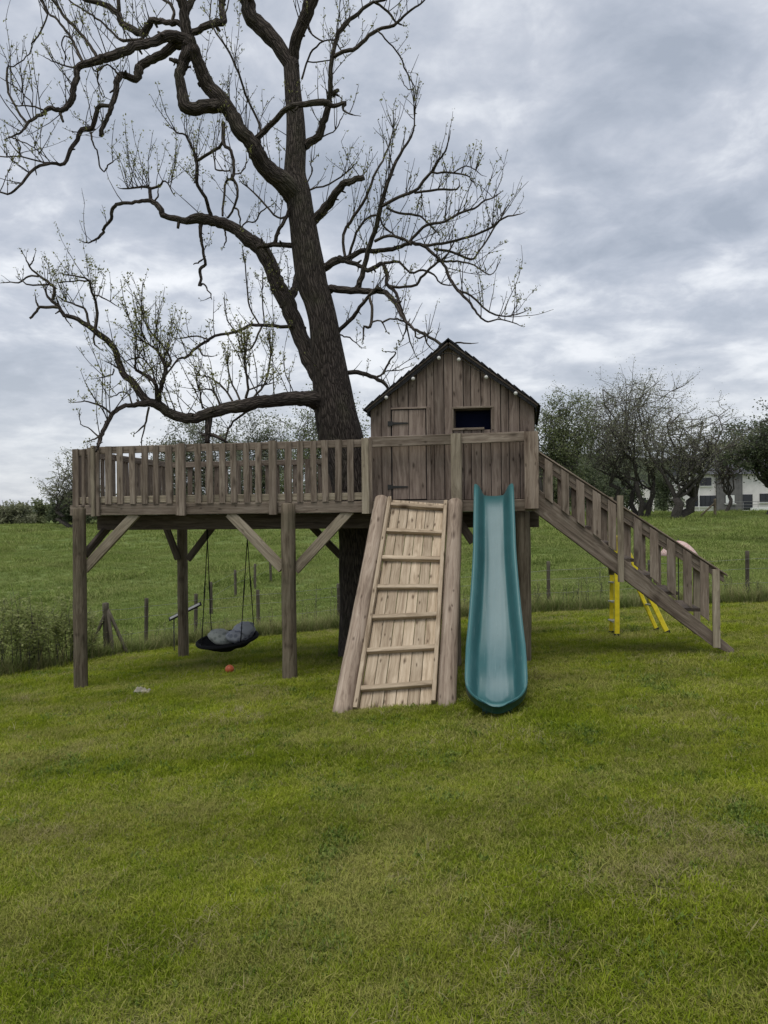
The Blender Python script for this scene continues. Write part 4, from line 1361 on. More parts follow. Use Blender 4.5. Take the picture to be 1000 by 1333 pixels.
B('490,40,2.4 495,42,2.1 507,55,2 520,72,2 530,95,1.9 540,114,1.6 532,116,1.2 525,108,1', 0.2, 5, (0.1, 0.25))
B('393,103,2.8 399,82,2.5 407,65,2.5 422,54,2.2 435,55,2 445,67,1.6', -0.3, 5, (0.1, 0.35))
B('422,54,2 407,45,2 397,32,1.9 388,22,1.5 384,6,1.2', -0.2, 4)
B('400,80,1.8 412,81,1.7 430,78,1.5', 0.1)
B('420,178,1.8 434,172,1.6 442,160,1.5 447,150,1.2', 0, 2)
B('405,292,14 411,284,12.5 425,267,12 436,256,11 448,240,10.5 459,235,9 473,230,8', -0.5, 8, (0.15, 0.4), 0.3, 'limb')
B('400,250,3 406,247,2.6 428,240,2.2 450,226,2 462,214,1.5', -0.4, 6, (0.15, 0.4))
B('400,238,1.8 407,222,1.7 404,214,1.3 412,206,1', 0, 3)
B('412,352,16 424,348,12 436,338,11 448,336,9.5 460,333,8 470,327,7.2 490,327,6.4 512,323,6 532,317,5.2 551,319,5 565,331,4.4 579,345,4 586,362,4 596,376,4 613,396,3.6 624,410,3 634,418,2.6 652,415,2 674,421,1.5', -1.0, 20, (0.12, 0.45), 0.35, 'limb')
B('448,339,7 464,344,6.5 474,347,5.5', -0.1)
B('532,317,4.4 546,300,4 560,292,4 579,288,3.6 596,279,3.5 618,270,3 632,261,2.5 648,256,1.8', -0.4, 18, (0.12, 0.5), 0.35)
B('552,319,4 574,317,3.6 596,314,3.5 618,306,3 641,295,3 655,284,2.5 674,279,1.5', -0.3, 18, (0.12, 0.5), 0.35)
B('565,324,3.6 590,328,3.2 613,337,3 624,326,2.6 638,306,2.4 649,289,2 660,270,1.5', 0.2, 14, (0.12, 0.4), 0.35)
B('568,338,3.4 582,341,3 596,340,2.6 618,344,2.1 638,358,1.6 649,345,1.2', -0.2, 9, (0.1, 0.35))
B('596,377,3 613,384,2.8 638,405,2.5 658,412,2.1 680,407,1.5', 0.15, 10, (0.2, 0.6), 0.7)
B('428,377,13 434,376,10.5 456,377,9.5 478,379,8.5 498,380,7.5 512,393,6.5 523,407,6 529,418,5.2 540,429,4 554,436,3.6 568,445,4 579,449,4 596,446,2.6 611,447,1.8', -1.75, 10, (0.12, 0.35), 0.15, 'limb')
B('464,377,9.5 471,359,8.2 477,337,7.4 484,309,7 492,284,6.6 501,256,6 508,228,5.2 520,202,4.2 534,178,3.2 540,155,2 538,125,1.2', -0.5, 30, (0.15, 0.5), 0.3, 'limb')
B('498,268,4.5 520,257,4.2 540,249,4 552,235,4 562,222,3.5 573,208,3 580,197,2.4 584,180,1.5', -0.5, 14, (0.12, 0.4), 0.35)
B('562,224,2.6 582,225,2.5 607,228,2 617,237,1.4', -0.1, 6, (0.1, 0.3))
B('590,225,1.8 607,216,1.6 627,226,1.1', -0.1, 5, (0.1, 0.25))
B('540,251,3 568,247,3 593,246,2.4 598,240,1.5', 0.2, 7, (0.1, 0.35))
B('503,270,3.2 520,278,3 540,279,3 551,285,2.4 566,300,2', 0.2, 8, (0.12, 0.4))
B('488,314,4 506,307,4 526,314,4 536,318,3.6', -0.2, 6)
B('450,337,4.4 449,306,4 462,281,4 476,258,3.6 487,230,3 498,208,2.6 508,184,2 514,160,1.3', 0.3, 20, (0.15, 0.5), 0.3)
B('455,332,4 464,303,3.5 478,284,3 492,281,2.8 500,296,2.6 509,303,2.2 520,312,1.8', -0.2, 10, (0.12, 0.4))
B('474,350,6.5 482,352,6.5 490,346,6.5 498,344,6 504,354,6 504,370,5.2 515,382,4.6 523,404,4', -0.35, 5, (0.12, 0.3))
B('500,342,4 520,342,3.6 534,354,3.1 551,351,3 565,358,2.6 574,369,2.1 590,371,1.5', -0.3, 10, (0.12, 0.35))
B('506,372,4 520,374,3.6 540,370,3.5 551,359,3.5 565,345,3.4 579,334,2.8 590,318,2', -0.2, 10, (0.12, 0.35))
B('508,386,4 517,396,3.5 525,410,3.5 530,426,2.6 534,445,2 540,458,1.4', 0, 4, (0.1, 0.25), 0.1)
B('529,420,3 528,432,2.2 523,442,1.4', 0.1, 1)
B('553,437,2.6 556,446,2 561,455,1.2', 0, 1)
B('540,430,2.6 543,440,2.4 554,437,2.2', 0)
B('436,438,8 443,429,6 459,415,6 470,401,5.2 478,387,5 490,375,5 497,378,4', -0.5, 6, (0.12, 0.35), 0.3)
B('481,386,4.2 485,404,4 481,425,4 474,426,3 473,439,1.8', -0.2, 2)
B('483,420,2.6 495,418,2.1 502,429,1.4', -0.1)
B('497,420,2.6 512,414,2.6 526,418,3', -0.1, 2)
B('438,434,2.4 445,436,2.1 456,440,2 469,450,1.1', -0.1, 2, (0.1, 0.25))
B('440,484,8 451,485,6.2 466,484,6 483,489,5.5 498,497,5 506,505,4 516,514,2.5', -0.1, 5, (0.1, 0.3), 0.3)
B('490,491,3.2 498,486,3 505,474,3 511,466,2.4 515,458,1.8 506,459,1.3', 0, 2, (0.08, 0.2))
B('496,488,2 505,482,1.8 518,482,1.4 530,478,1', -0.1, 1)
B('398,428,6 391,427,5 374,425,5 347,424,4.6 327,424,4.5 307,432,4.2 280,438,4 271,443,4 256,453,4 244,464,4 232,467,3 220,485,2.5 212,492,2', -0.4, 12, (0.12, 0.4), 0.75)
B('258,452,3 263,462,2.2 275,464,1.4', 0, 2, (0.1, 0.25), 0.7)
B('272,442,2.6 262,439,2.1 253,438,2 235,441,1.4', 0.1, 2)
B('307,431,2.4 300,422,2 295,413,1.7 292,392,1.3', 0, 2, (0.08, 0.2))
B('341,425,2.8 334,440,2.6 328,452,2.4 318,458,2 308,456,1.3', -0.1, 4, (0.15, 0.4), 0.8)
B('338,423,2.6 326,400,2.2 322,375,2 317,329,1.4', -0.1, 9, (0.1, 0.25), 0.8)
B('344,424,2 342,390,1.7 342,360,1.4', -0.1, 6, (0.08, 0.22), 0.8)
B('392,318,9 379,319,7.5 362,320,7 342,320,7 333,322,7', -0.1)
B('357,318,5.6 361,304,5.2 367,294,5 373,280,5 380,262,4', 0.0, 3)
B('374,280,4 369,282,3 357,280,2.6 337,257,2.4 315,237,1.6', 0.5, 8, (0.12, 0.35), 0.4)
B('344,322,4 352,335,3 356,352,2.6 366,372,2', 0.2, 8, (0.15, 0.4), 0.6)
B('196,262,5.5 196,250,5.2 192,244,4.6 180,244,3.2 160,246,2', 0.1, 16, (0.25, 0.65), 0.95)
B('194,246,3.4 207,242,3 215,236,2.2 225,250,1.4', -0.1, 10, (0.2, 0.6), 0.95)
B('200,262,2.4 207,256,2 206,248,1.5', 0)
B('262,290,6 262,300,5 263,312,4.4 264,330,4 266,345,4.4 260,350,4.6 262,362,4 260,371,3.6 266,370,2.6 271,378,2 275,385,1.7 269,390,1', -0.2, 1)
B('252,344,1.4 258,342,2 264,338,2.4', -0.1)
B('233,287,4.5 232,297,3.6', 0)
B('291,293,3 293,303,2.4 294,312,2.1 291,320,1.4', -0.1)
B('275,283,6 272,270,5.2 267,257,5 257,242,4.6 256,225,5 257,207,4.2 250,192,3.2 242,177,3 230,172,2 222,167,1.4', -0.3, 20, (0.15, 0.5), 0.75)
B('257,209,4 270,202,4 285,191,4 290,182,4', -0.2, 5, (0.12, 0.4), 0.5)
B('291,160,5.5 291,187,5 300,197,4.6 304,215,4.6 303,232,4.6 293,237,3.6 291,257,3.2 290,282,3', -0.3, 6, (0.1, 0.35), 0.5)
B('303,232,4 308,241,3.5 309,257,3.4 304,272,3 297,283,3', 0.1, 3)
B('306,271,2.6 311,275,2.4 312,290,2', 0)
B('300,222,2 290,222,2.2 280,220,2 279,205,1.6', 0, 3)
B('304,226,1.8 314,224,1.7 320,214,1.5 321,204,1', 0, 1)
B('312,300,2 320,290,2 332,288,2 340,276,1.8 352,268,1.4', -0.2, 6, (0.1, 0.3), 0.4)
B('438,530,34 420,523,26 400,519,21 391,520,20 364,521,18.5 340,524,18 316,526,18 295,533,16.5 274,539,16 250,544,15 229,542,14 217,535,13 205,526,13 187,527,9 172,527,6.5 157,529,6 145,539,6 136,557,6 131,572,6 127,581,4.5 125,588,3', -1.3, 26, (0.25, 0.75), 0.9, 'limb')
B('200,526,11 193,523,10.5 187,516,10.5 175,499,10.5 160,484,10 154,464,9 145,446,8.5 130,434,8 112,422,7 96,412,6.2 84,410,6 76,400,5.2 68,390,4.6 62,385,3.2 58,374,1.6', -0.2, 12, (0.15, 0.4), 0.7, 'limb')
B('69,390,4.4 71,378,4 65,369,4 52,360,3 38,347,2.5 34,337,1.5', 0.1, 2, (0.08, 0.2), 0.1)
B('38,347,2 42,340,1.8 45,334,1.3', 0)
B('64,370,2.6 48,371,2.2 34,370,2 26,364,1.4', 0.1, 1, (0.08, 0.18), 0.1)
B('50,360,2.6 36,360,2.4 24,368,2 10,366,1.4', 0.1, 2, (0.08, 0.18), 0.1)
B('77,400,4.6 64,399,4 52,401,4 46,408,3.5 40,416,3.2', -0.1)
B('52,400,3 48,396,2.6 47,392,2', 0)
B('85,411,2.4 88,420,1.5', 0)
B('123,431,3 122,446,2.5 127,452,1.9', 0)
B('124,428,4.6 125,400,3.6 120,380,3 114,366,2.6 100,360,2.1 86,356,1.5', -0.2, 16, (0.12, 0.4), 0.95)
B('116,422,3.6 110,402,3 100,397,2.5 80,390,1.8', 0.2, 12, (0.12, 0.35), 0.9)
B('121,383,2.4 132,386,2 149,396,1.3', 0.1, 4, (0.1, 0.3), 0.7)
B('114,366,2 98,365,1.8 80,367,1.4', 0, 5, (0.1, 0.25), 0.8)
B('158,484,2.6 150,476,2.2 144,474,1.8', 0, 4, (0.1, 0.25), 0.9)
B('148,480,2 146,488,2 130,492,1.3', 0, 2)
B('205,522,7 202,500,5.4 190,488,4.8 178,482,4.2 175,473,2.8 182,458,2', -0.3, 12, (0.15, 0.5), 0.9)
B('207,520,8 209,512,7 212,494,6.2 215,479,5.2 206,458,3.2 190,446,2.4 172,440,1.6', -0.1, 26, (0.2, 0.6), 1.0)
B('215,480,4 222,470,3.2 214,452,2.4 196,430,2 184,412,1.5', 0.2, 18, (0.15, 0.5), 1.0)
B('203,500,2.6 196,478,2.2 184,466,2 166,468,1.6', 0.1, 10, (0.12, 0.4), 0.9)
B('144,538,3.2 130,527,2.5 115,524,2 100,524,1.4', -0.1, 5, (0.1, 0.3), 0.7)
B('131,570,2.4 118,560,1.7 106,552,1.3 103,542,1', -0.1, 1, (0.08, 0.2), 0.1)
B('130,568,2.6 120,572,1.8', 0)
B('172,526,2.4 168,514,2 158,510,1.8 148,516,1.3', 0, 6, (0.1, 0.35), 0.6)
B('194,530,3 190,548,2.6 181,561,1.8', 0)
B('189,552,2.2 185,572,1.6 185,583,1.2', 0)
B('272,542,11 272,560,9.5 271,576,8', -0.05)
B('274,566,6 282,569,5 295,575,4', 0)
B('270,566,6 263,566,5', 0)
B('327,532,3.4 315,540,3.1 304,548,3 296,563,2.8 294,572,2.2', -0.1, 4, (0.1, 0.3), 0.8)
B('287,530,3.4 280,512,2.6 268,506,2.1 258,508,1.5', -0.1, 8, (0.15, 0.45), 0.9)
B('305,526,3 292,506,2.6 271,492,2 256,488,1.4', 0.1, 8, (0.15, 0.4), 0.9)
B('264,532,2.6 259,510,2.2 256,491,1.7 260,478,1.2', 0, 7, (0.12, 0.35), 0.9)
B('320,518,4 322,500,3.2 318,470,2.4 322,440,1.5', -0.15, 20, (0.15, 0.5), 1.0)
B('330,518,3.4 344,500,2.6 352,470,2 350,446,1.3', 0.15, 16, (0.15, 0.5), 1.0)
B('312,520,3 300,492,2.2 296,465,1.5', 0.2, 12, (0.15, 0.4), 0.95)
B('322,508,2.4 340,502,2 356,498,1.4', -0.2, 8, (0.1, 0.3), 0.95)

tb = at(478, 870, TY)
tree = thing('bare_tree', 'large old tree with dark bark and nearly bare crooked branches rising through the deck', 'tree', (tb.x, TY, gzf(tb.x, TY)))
PX, PD = [], []                 # placed points, for finding where a branch grows from
twigs, leaves_c, buds_c = Geo(), [], []
tr = np.random.default_rng(4)


def spray(p, d, L, r, leaf, depth=0):
    """one crooked shoot with buds or small leaves at its joints"""
    n = max(3, int(L / 0.07))
    pts = [p]; dd = d / (np.linalg.norm(d) + 1e-9)
    for i in range(n):
        dd = dd + tr.normal(0, 0.075, 3) + np.array([0, 0, 0.05])
        dd /= np.linalg.norm(dd)
        pts.append(pts[-1] + dd * L / n)
    pts = np.array(pts)
    twigs.tube(pts, np.linspace(r, max(0.0020, r * 0.4), n + 1), 4 if r > 0.004 else 3, False)
    for i in range(1, n + 1):
        f = i / n
        if f > 0.25 and tr.random() < 0.35 + 0.6 * leaf:
            m = 1 + int(tr.random() * (2 + 3 * leaf))
            tgt = leaves_c if tr.random() < leaf * 0.9 else buds_c
            for _ in range(m):
                tgt.append(pts[i] + tr.normal(0, 0.009 + 0.010 * leaf, 3))
        if depth < 1 and f > 0.2 and tr.random() < 0.22:
            a = tr.normal(0, 1, 3); a[2] = abs(a[2]) * 0.6
            spray(pts[i], dd * 0.8 + a * 0.55, L * tr.uniform(0.25, 0.5), r * 0.65, leaf, depth + 1)


for bi, (pts, dz, spr, ln, leaf, kind) in enumerate(BR):
    # depth where it starts: that of the nearest point already in place
    if PX:
        A = np.array(PX); q = np.array(pts[0][:2])
        D = PD[int(np.argmin(((A - q) ** 2).sum(1)))]
    else:
        D = TY
    P_ = np.array([p[:2] for p in pts]); W_ = np.array([p[2] for p in pts])
    cum = np.concatenate([[0], np.cumsum(np.linalg.norm(np.diff(P_, axis=0), axis=1))])
    f_ = cum / cum[-1]
    wob = tr.uniform(0, 6.28)
    dep = D + dz * f_ + 0.10 * min(1.0, cum[-1] / 200) * (np.sin(f_ * 7 + wob) - math.sin(wob))
    W3 = np.array([list(at(p[0], p[1], d_)) for p, d_ in zip(P_, dep)])
    rad = W_ * dep / 1000 / 2 * (0.91 if W_.max() > 5 else 1.0)
    big = W_[0] > 12
    if kind != 'trunk':
        W3[1:] += tr.normal(0, 1, W3[1:].shape) * (0.10 * rad[1:] + 0.004)[:, None]
    m_ = 4 if kind == 'trunk' else (4 if big else 3)
    C4 = catmull(np.hstack([W3, rad[:, None]]), m_)
    cp, cr_ = C4[:, :3].copy(), np.maximum(C4[:, 3], 0.003)
    # gnarl
    if kind != 'trunk':
        J = tr.normal(0, 1, cp.shape) * (0.035 * cr_ + 0.0035)[:, None]
        J[0] = 0
        cp += J
        cr_ *= tr.uniform(0.97, 1.035, len(cr_))
    gq = Geo()
    w0 = W_.max()
    sides = 40 if kind == 'trunk' else 18 if w0 > 12 else 10 if w0 > 5 else 6
    if kind == 'trunk':
        # finer rings for the furrowed bark
        nn = np.linspace(0, len(cp) - 1, 170)
        cp = np.stack([np.interp(nn, np.arange(len(cp)), cp[:, q]) for q in range(3)], 1)
        cr_ = np.interp(nn, np.arange(len(cr_)), cr_)
    gq.tube(cp, cr_, sides, True, 0.09 if kind == 'trunk' else (0.15 if w0 > 5 else 0.0), bi * 3.3)
    if w0 > 5 and kind != 'trunk':
        # broken stubs
        for _ in range(2 + len(P_) // 4):
            i = int(tr.integers(2, len(cp) - 1)); d_ = tr.normal(0, 1, 3); d_ /= np.linalg.norm(d_)
            rs = max(0.006, cr_[i] * tr.uniform(0.22, 0.45)); Ls = cr_[i] + tr.uniform(0.02, 0.07)
            gq.tube([cp[i], cp[i] + d_ * Ls * 0.7, cp[i] + d_ * Ls], [rs * 1.5, rs, rs * 0.75], 7, True, 0.2, i)
    gq.build(kind, M['bark'] if w0 > 5 else M['twig'], tree)
    # remember
    for p, d_ in zip(P_, dep):
        PX.append(p); PD.append(d_)
    for i in range(len(P_) - 1):
        for q in (0.33, 0.66):
            PX.append(P_[i] * (1 - q) + P_[i + 1] * q); PD.append(dep[i] * (1 - q) + dep[i + 1] * q)
    # shoots
    tl = np.linalg.norm(np.diff(cp, axis=0), axis=1)
    cl_ = np.concatenate([[0], np.cumsum(tl)])
    for _ in range(int(spr * 1.05)):
        s_ = cl_[-1] * tr.uniform(0.12 if kind != 'trunk' else 0.55, 1.0) if kind != 'trunk' else cl_[-1] * tr.uniform(0.45, 0.95)
        i = min(len(cp) - 2, int(np.searchsorted(cl_, s_)))
        t_ = cp[min(i + 1, len(cp) - 1)] - cp[max(i - 1, 0)]
        t_ /= np.linalg.norm(t_) + 1e-9
        up = np.array([0, 0, 1.0])
        d_ = up * tr.uniform(0.5, 1.4) + t_ * tr.uniform(0.0, 0.9) + tr.normal(0, 0.33, 3)
        if kind == 'trunk': d_ = np.array([tr.choice([-1, 1]) * 1.0, tr.normal(0, 0.5), tr.uniform(0.3, 1)])
        L = tr.uniform(ln[0], ln[1] * 1.25)
        spray(cp[i] + d_ / np.linalg.norm(d_) * cr_[i] * 0.6, d_, L, 0.0034 + 0.0036 * L + (0.001 if w0 > 5 else 0), leaf)
    # a fine tip
    if W_[-1] < 3:
        t_ = cp[-1] - cp[-3]
        spray(cp[-1], t_ / np.linalg.norm(t_), 0.09, cr_[-1] * 0.9, leaf * 0.8)
o = twigs.build('twigs', M['twig'], tree); o['kind'] = 'stuff'
leaf_obj('young_leaves', np.array(leaves_c), 0.034, M['leaf_young'], tree, 0.55, 1, 0.6)
leaf_obj('buds', np.array(buds_c), 0.033, M['bud'], tree, 0.5, 2, 0.9)
print('tree', len(leaves_c), len(buds_c), twigs.n)
# cut-branch scars on the trunk
for (px, py, r_) in ((416, 547, 0.05), (437, 549, 0.055), (447, 505, 0.04)):
    pass
for dx_, dy_ in ((-0.1, -0.2), (0.1, -0.2), (0, -0.35), (-0.3, 0)):
    FEET.append((tb.x + dx_, TY + dy_, 0.2, 60, 1.4))

# ------------------------------------------------------------------ small things around the platform
def ground_at(px, py):
    lo, hi = 2.0, 60.0
    for _ in range(50):
        mid = (lo + hi) / 2
        p = at(px, py, mid)
        if p.z > gzf(p.x, p.y): lo = mid
        else: hi = mid
    p = at(px, py, hi)
    p.z = gzf(p.x, p.y)
    return p


# nest swing under the deck
sc_ = at(296, 832, 10.45)
sw = thing('nest_swing', 'black oval nest swing hanging on ropes below the deck', 'swing', tuple(sc_))
tilt = Matrix.Rotation(R(-7), 3, 'Y') @ Matrix.Rotation(R(12), 3, 'X')


def swp(a, rx, ry, dz=0.0):
    v = tilt @ Vector((rx * math.cos(a), ry * math.sin(a), dz))
    return sc_ + v


gq = Geo()
ringp = [tuple(swp(2 * math.pi * i / 40, 0.41, 0.29)) for i in range(41)]
gq.tube(ringp, [0.024] * 41, 8, False)
gq.build('ring', M['black'], sw)
vs, fs = [], []
NR, NA = 7, 40
for i in range(NR):
    f_ = i / (NR - 1)
    for j in range(NA):
        a = 2 * math.pi * j / NA
        sag = -0.145 * (1 - f_ ** 2.4) - 0.012 * math.sin(a * 5 + i)
        vs.append(tuple(swp(a, 0.415 * f_ + 0.001, 0.295 * f_ + 0.001, sag)))
for i in range(NR - 1):
    for j in range(NA):
        a, b = i * NA + j, i * NA + (j + 1) % NA
        fs.append((a, b, b + NA, a + NA))
o = mesh_obj('seat', vs, fs, M['black'], sw, smooth=True)
o.modifiers.new('thick', 'SOLIDIFY').thickness = 0.02
zbm = FB - 0.185
for (hx, hy, hd), ends in (((270, 692, 10.62), (2.55, 1.95)), ((322, 697, 10.52), (5.70, 0.55))):
    top_ = at(hx, hy, hd); top_.z = zbm
    knot = Vector((top_.x, top_.y, zbm - 0.16))
    gq = Geo(); gq.tube([tuple(top_), tuple(knot)], [0.012, 0.016], 6)
    gq.build('hanger', M['rope'], sw)
    for k_, a in enumerate(ends):
        a = {0: {0: math.pi * 1.22, 1: math.pi * 0.72}, 1: {0: math.pi * 1.68, 1: math.pi * 0.18}}[0 if hx < 300 else 1][k_]
        e_ = swp(a, 0.41, 0.29)
        gq = Geo()
        pts = [knot.lerp(e_, q / 8) for q in range(9)]
        gq.tube([tuple(p) for p in pts], [0.0065, 0.0065, 0.0065, 0.0065, 0.011, 0.0065, 0.0065, 0.0065, 0.009], 6)
        gq.build('rope', M['rope'], sw)


def lump(name, label, px, py, Y, sx, sy, sz, mat, rot, seed, group=None, cat='cushion'):
    fn = lambda v: 1 + 0.16 * mnoise.noise(v * 2.0 + Vector((seed, 0, 0))) + 0.05 * mnoise.noise(v * 6 + Vector((0, seed, 0))) - 0.12 * max(0, abs(v.z) - 0.6)
    v_, f_ = sphere_mesh(1.0, 28, 18, sx, sy, sz, fn)
    o = mesh_obj(name, v_, f_, mat, None, Matrix.Translation(at(px, py, Y)) @ Matrix.Rotation(rot, 4, 'Y') @ Matrix.Rotation(rot * 0.5, 4, 'X'), True)
    return tag(o, label, cat, group)


lump('cushion', 'pale grey soft cushion lying flat in the black nest swing', 288, 829, 10.42, 0.185, 0.15, 0.105, M['cush2'], 0.25, 3.0)
lump('cushion', 'plump blue grey cushion propped up at the raised side of the nest swing', 317, 822, 10.50, 0.165, 0.13, 0.135, M['cush1'], -0.5, 8.0)
lump('cushion', 'small grey patterned cushion in front of the plump one in the swing', 306, 829, 10.33, 0.125, 0.09, 0.085, M['cush1'], 0.1, 5.0)

bpnt = ground_at(299, 877)
o = mesh_obj('ball', *sphere_mesh(0.058, 24, 16), M['orange'], None, Matrix.Translation((bpnt.x, bpnt.y, bpnt.z + 0.053)), True)
tag(o, 'small orange ball lying on the lawn under the swing', 'ball')
# crumpled rag on the grass
rgp = ground_at(185, 902)
vs, fs = [], []
for i in range(13):
    for j in range(11):
        x, y = (i / 12 - 0.5) * 0.17, (j / 10 - 0.5) * 0.11
        h = 0.035 + 0.05 * mnoise.noise(Vector((x * 22, y * 22, 1.0))) + 0.03 * mnoise.noise(Vector((x * 55, y * 55, 4.0)))
        e_ = max(abs(i - 6) / 6, abs(j - 5) / 5)
        vs.append((x * (1 + 0.3 * mnoise.noise(Vector((y * 30, 2, 0)))), y * (1 + 0.3 * mnoise.noise(Vector((x * 30, 5, 0)))), max(0.004, h * (1.25 - e_ ** 2)) + 0.012))
for i in range(12):
    for j in range(10):
        a = i * 11 + j; fs.append((a, a + 11, a + 12, a + 1))
o = mesh_obj('rag', vs, fs, M['rag'], None, Matrix.Translation(rgp), True)
o.modifiers.new('thick', 'SOLIDIFY').thickness = 0.006
tag(o, 'crumpled pale scrap of cloth lying on the mown grass', 'rag')

# small tilted panel on a thin stake behind the rear post
pp = at(241, 796, 12.9)
sp_ = thing('solar_panel', 'small tilted white panel with black edge on a thin stake behind the rear post', 'solar panel', (pp.x, pp.y, gzf(pp.x, pp.y)))
d_ = (at(262, 785, 12.9) - at(220, 806, 12.9))
nrm_ = Vector((-0.25, -0.75, 0.55)).normalized()
mid = at(241, 796, 12.9)
dn = d_.normalized()
board('panel', mid - dn * d_.length * 0.5, mid + dn * d_.length * 0.5, 0.075, 0.02, nrm_, M['black'], sp_)
board('panel_face', mid - dn * d_.length * 0.46 + nrm_ * 0.013, mid + dn * d_.length * 0.46 + nrm_ * 0.013, 0.045, 0.008, nrm_, M['galv'], sp_)
gq = Geo(); gq.tube([(mid.x - 0.2, mid.y + 0.04, gzf(mid.x, mid.y) - 0.1), (mid.x - 0.2, mid.y + 0.04, mid.z - 0.08)], [0.009, 0.009], 6)
gq.build('stake', M['iron'], sp_)

# yellow stepladder beyond the stairs
nl, fl_, nr_, fr_ = ground_at(803.5, 830), ground_at(796, 826), ground_at(870, 826), ground_at(856, 822)
apx = at(803, 702, nl.y + 0.05); apf = at(797, 704, fl_.y - 0.02)
ld = thing('stepladder', 'yellow fibreglass stepladder standing on the lawn behind the staircase', 'stepladder', tuple((nl + fr_) / 2))
ldir = (nr_ - nl).normalized()


def rail_piece(a, b, w_=0.075):
    o = board('rail', a, b, w_, 0.03, (0, -1, 0), M['yellow'], ld, 0.006)
    d_ = (b - a).normalized()
    board('foot', a - d_ * 0.005, a + d_ * 0.05, w_ + 0.012, 0.045, (0, -1, 0), M['rubber'], ld)
    return o


rail_piece(nl, apx, 0.062); rail_piece(fl_, apf, 0.05)
rail_piece(nr_, apx + ldir * 0.06, 0.062); rail_piece(fr_, apf + ldir * 0.06, 0.05)
for q in (0.16, 0.36, 0.56, 0.76, 0.94):
    a, b = nl.lerp(apx, q), fl_.lerp(apf, q)
    board('tread', a + Vector((-0.01, 0.017, 0)), b + Vector((-0.01, -0.017, 0)), 0.085, 0.022, (0, 0, 1), M['alu'], ld)
for q in (0.3, 0.62):
    a, b = nr_.lerp(apx + ldir * 0.06, q), fr_.lerp(apf + ldir * 0.06, q)
    board('brace', a + Vector((0.005, 0.017, 0)), b + Vector((0.005, -0.017, 0)), 0.03, 0.02, (0, 0, 1), M['alu'], ld)
board('top_cap', (apx + apf) / 2 + Vector((-0.05, 0, 0.03)), (apx + apf) / 2 + Vector((0.12, 0, 0.03)), 0.34, 0.05, (0, 0, 1), M['yellow'], ld)

# little pink parasol
pc_ = at(883, 704, 12.6)
par = thing('parasol', 'pink and white patterned parasol showing above the staircase railing', 'parasol', (pc_.x, pc_.y, gzf(pc_.x, pc_.y)))
vs, fs = [], []
NS = 24
for i in range(8):
    f_ = i / 7
    for j in range(NS):
        a = 2 * math.pi * j / NS
        r_ = 0.32 * f_ * (1 - 0.05 * f_ * abs(math.sin(a * 4)))
        vs.append((pc_.x + r_ * math.cos(a), pc_.y + r_ * math.sin(a), pc_.z - 0.24 * f_ ** 2.0 - 0.0001))
for i in range(7):
    for j in range(NS):
        a, b = i * NS + j, i * NS + (j + 1) % NS
        fs.append((a, b, b + NS, a + NS))
o = mesh_obj('canopy', vs, fs, M['pink'], par, smooth=True)
o.modifiers.new('thick', 'SOLIDIFY').thickness = 0.004
gq = Geo(); gq.tube([(pc_.x, pc_.y, gzf(pc_.x, pc_.y) + 0.02), (pc_.x, pc_.y, pc_.z + 0.03)], [0.009, 0.009], 8)
gq.build('pole', M['iron'], par)
gq = Geo(); gz0 = gzf(pc_.x, pc_.y)
gq.tube([(pc_.x, pc_.y, gz0 - 0.02), (pc_.x, pc_.y, gz0 + 0.03), (pc_.x, pc_.y, gz0 + 0.07)], [0.16, 0.16, 0.05], 16)
gq.build('base', M['iron'], par)

# ------------------------------------------------------------------ fences
def on_line(px, off):
    Y = 13.0
    for _ in range(30):
        X = (px - 500) / 1000 * Y
        Y = float(edge_y(X)) + off
    return (px - 500) / 1000 * Y, Y


fpx = [-120, -40, 40, 138, 188, 253, 335, 440, 575, 713, 846, 972, 1100]
fpts = [on_line(x, 0.75) for x in fpx]
fc = thing('wire_fence', 'low post and wire fence running along the edge of the mown lawn', 'fence', (fpts[6][0], fpts[6][1], gzf(*fpts[6])))
ft = []
for (x, y), px in zip(fpts, fpx):
    h = random.uniform(0.86, 0.98) if px != 138 else 0.92
    lx, ly = random.uniform(-0.03, 0.03), random.uniform(-0.03, 0.03)
    z0 = gzf(x, y)
    pole('fence_post', (x, y, z0 - 0.15), (x + lx, y + ly, z0 + h), 0.038 if px != 138 else 0.06, 0.036 if px != 138 else 0.055, M['fencepost'], fc, 10, 0.004)
    ft.append((x + lx, y + ly, z0 + h))
i138 = fpx.index(138)
x, y, z = ft[i138]
for dx_, dy_ in ((0.44, -0.12), (0.24, -0.28), (-0.28, -0.2)):
    pole('strut', (x + dx_, y + dy_, gzf(x + dx_, y + dy_) - 0.05), (x + 0.03, y, z - 0.10), 0.033, 0.03, M['fencepost'], fc, 8, 0.004)
for hgt in (0.12, 0.35, 0.62, 0.80):
    gq = Geo()
    pts = []
    for (a, b) in zip(ft[:-1], ft[1:]):
        for q in range(4):
            f_ = q / 4
            xx, yy = a[0] + (b[0] - a[0]) * f_, a[1] + (b[1] - a[1]) * f_
            za, zb_ = gzf(a[0], a[1]), gzf(b[0], b[1])
            pts.append((xx, yy - 0.042, za + (zb_ - za) * f_ + hgt - 0.015 * math.sin(math.pi * f_)))
    pts.append((ft[-1][0], ft[-1][1] - 0.042, gzf(ft[-1][0], ft[-1][1]) + hgt))
    gq.tube(pts, [0.0028] * len(pts), 4, False)
    gq.build('wire', M['galv'], fc)
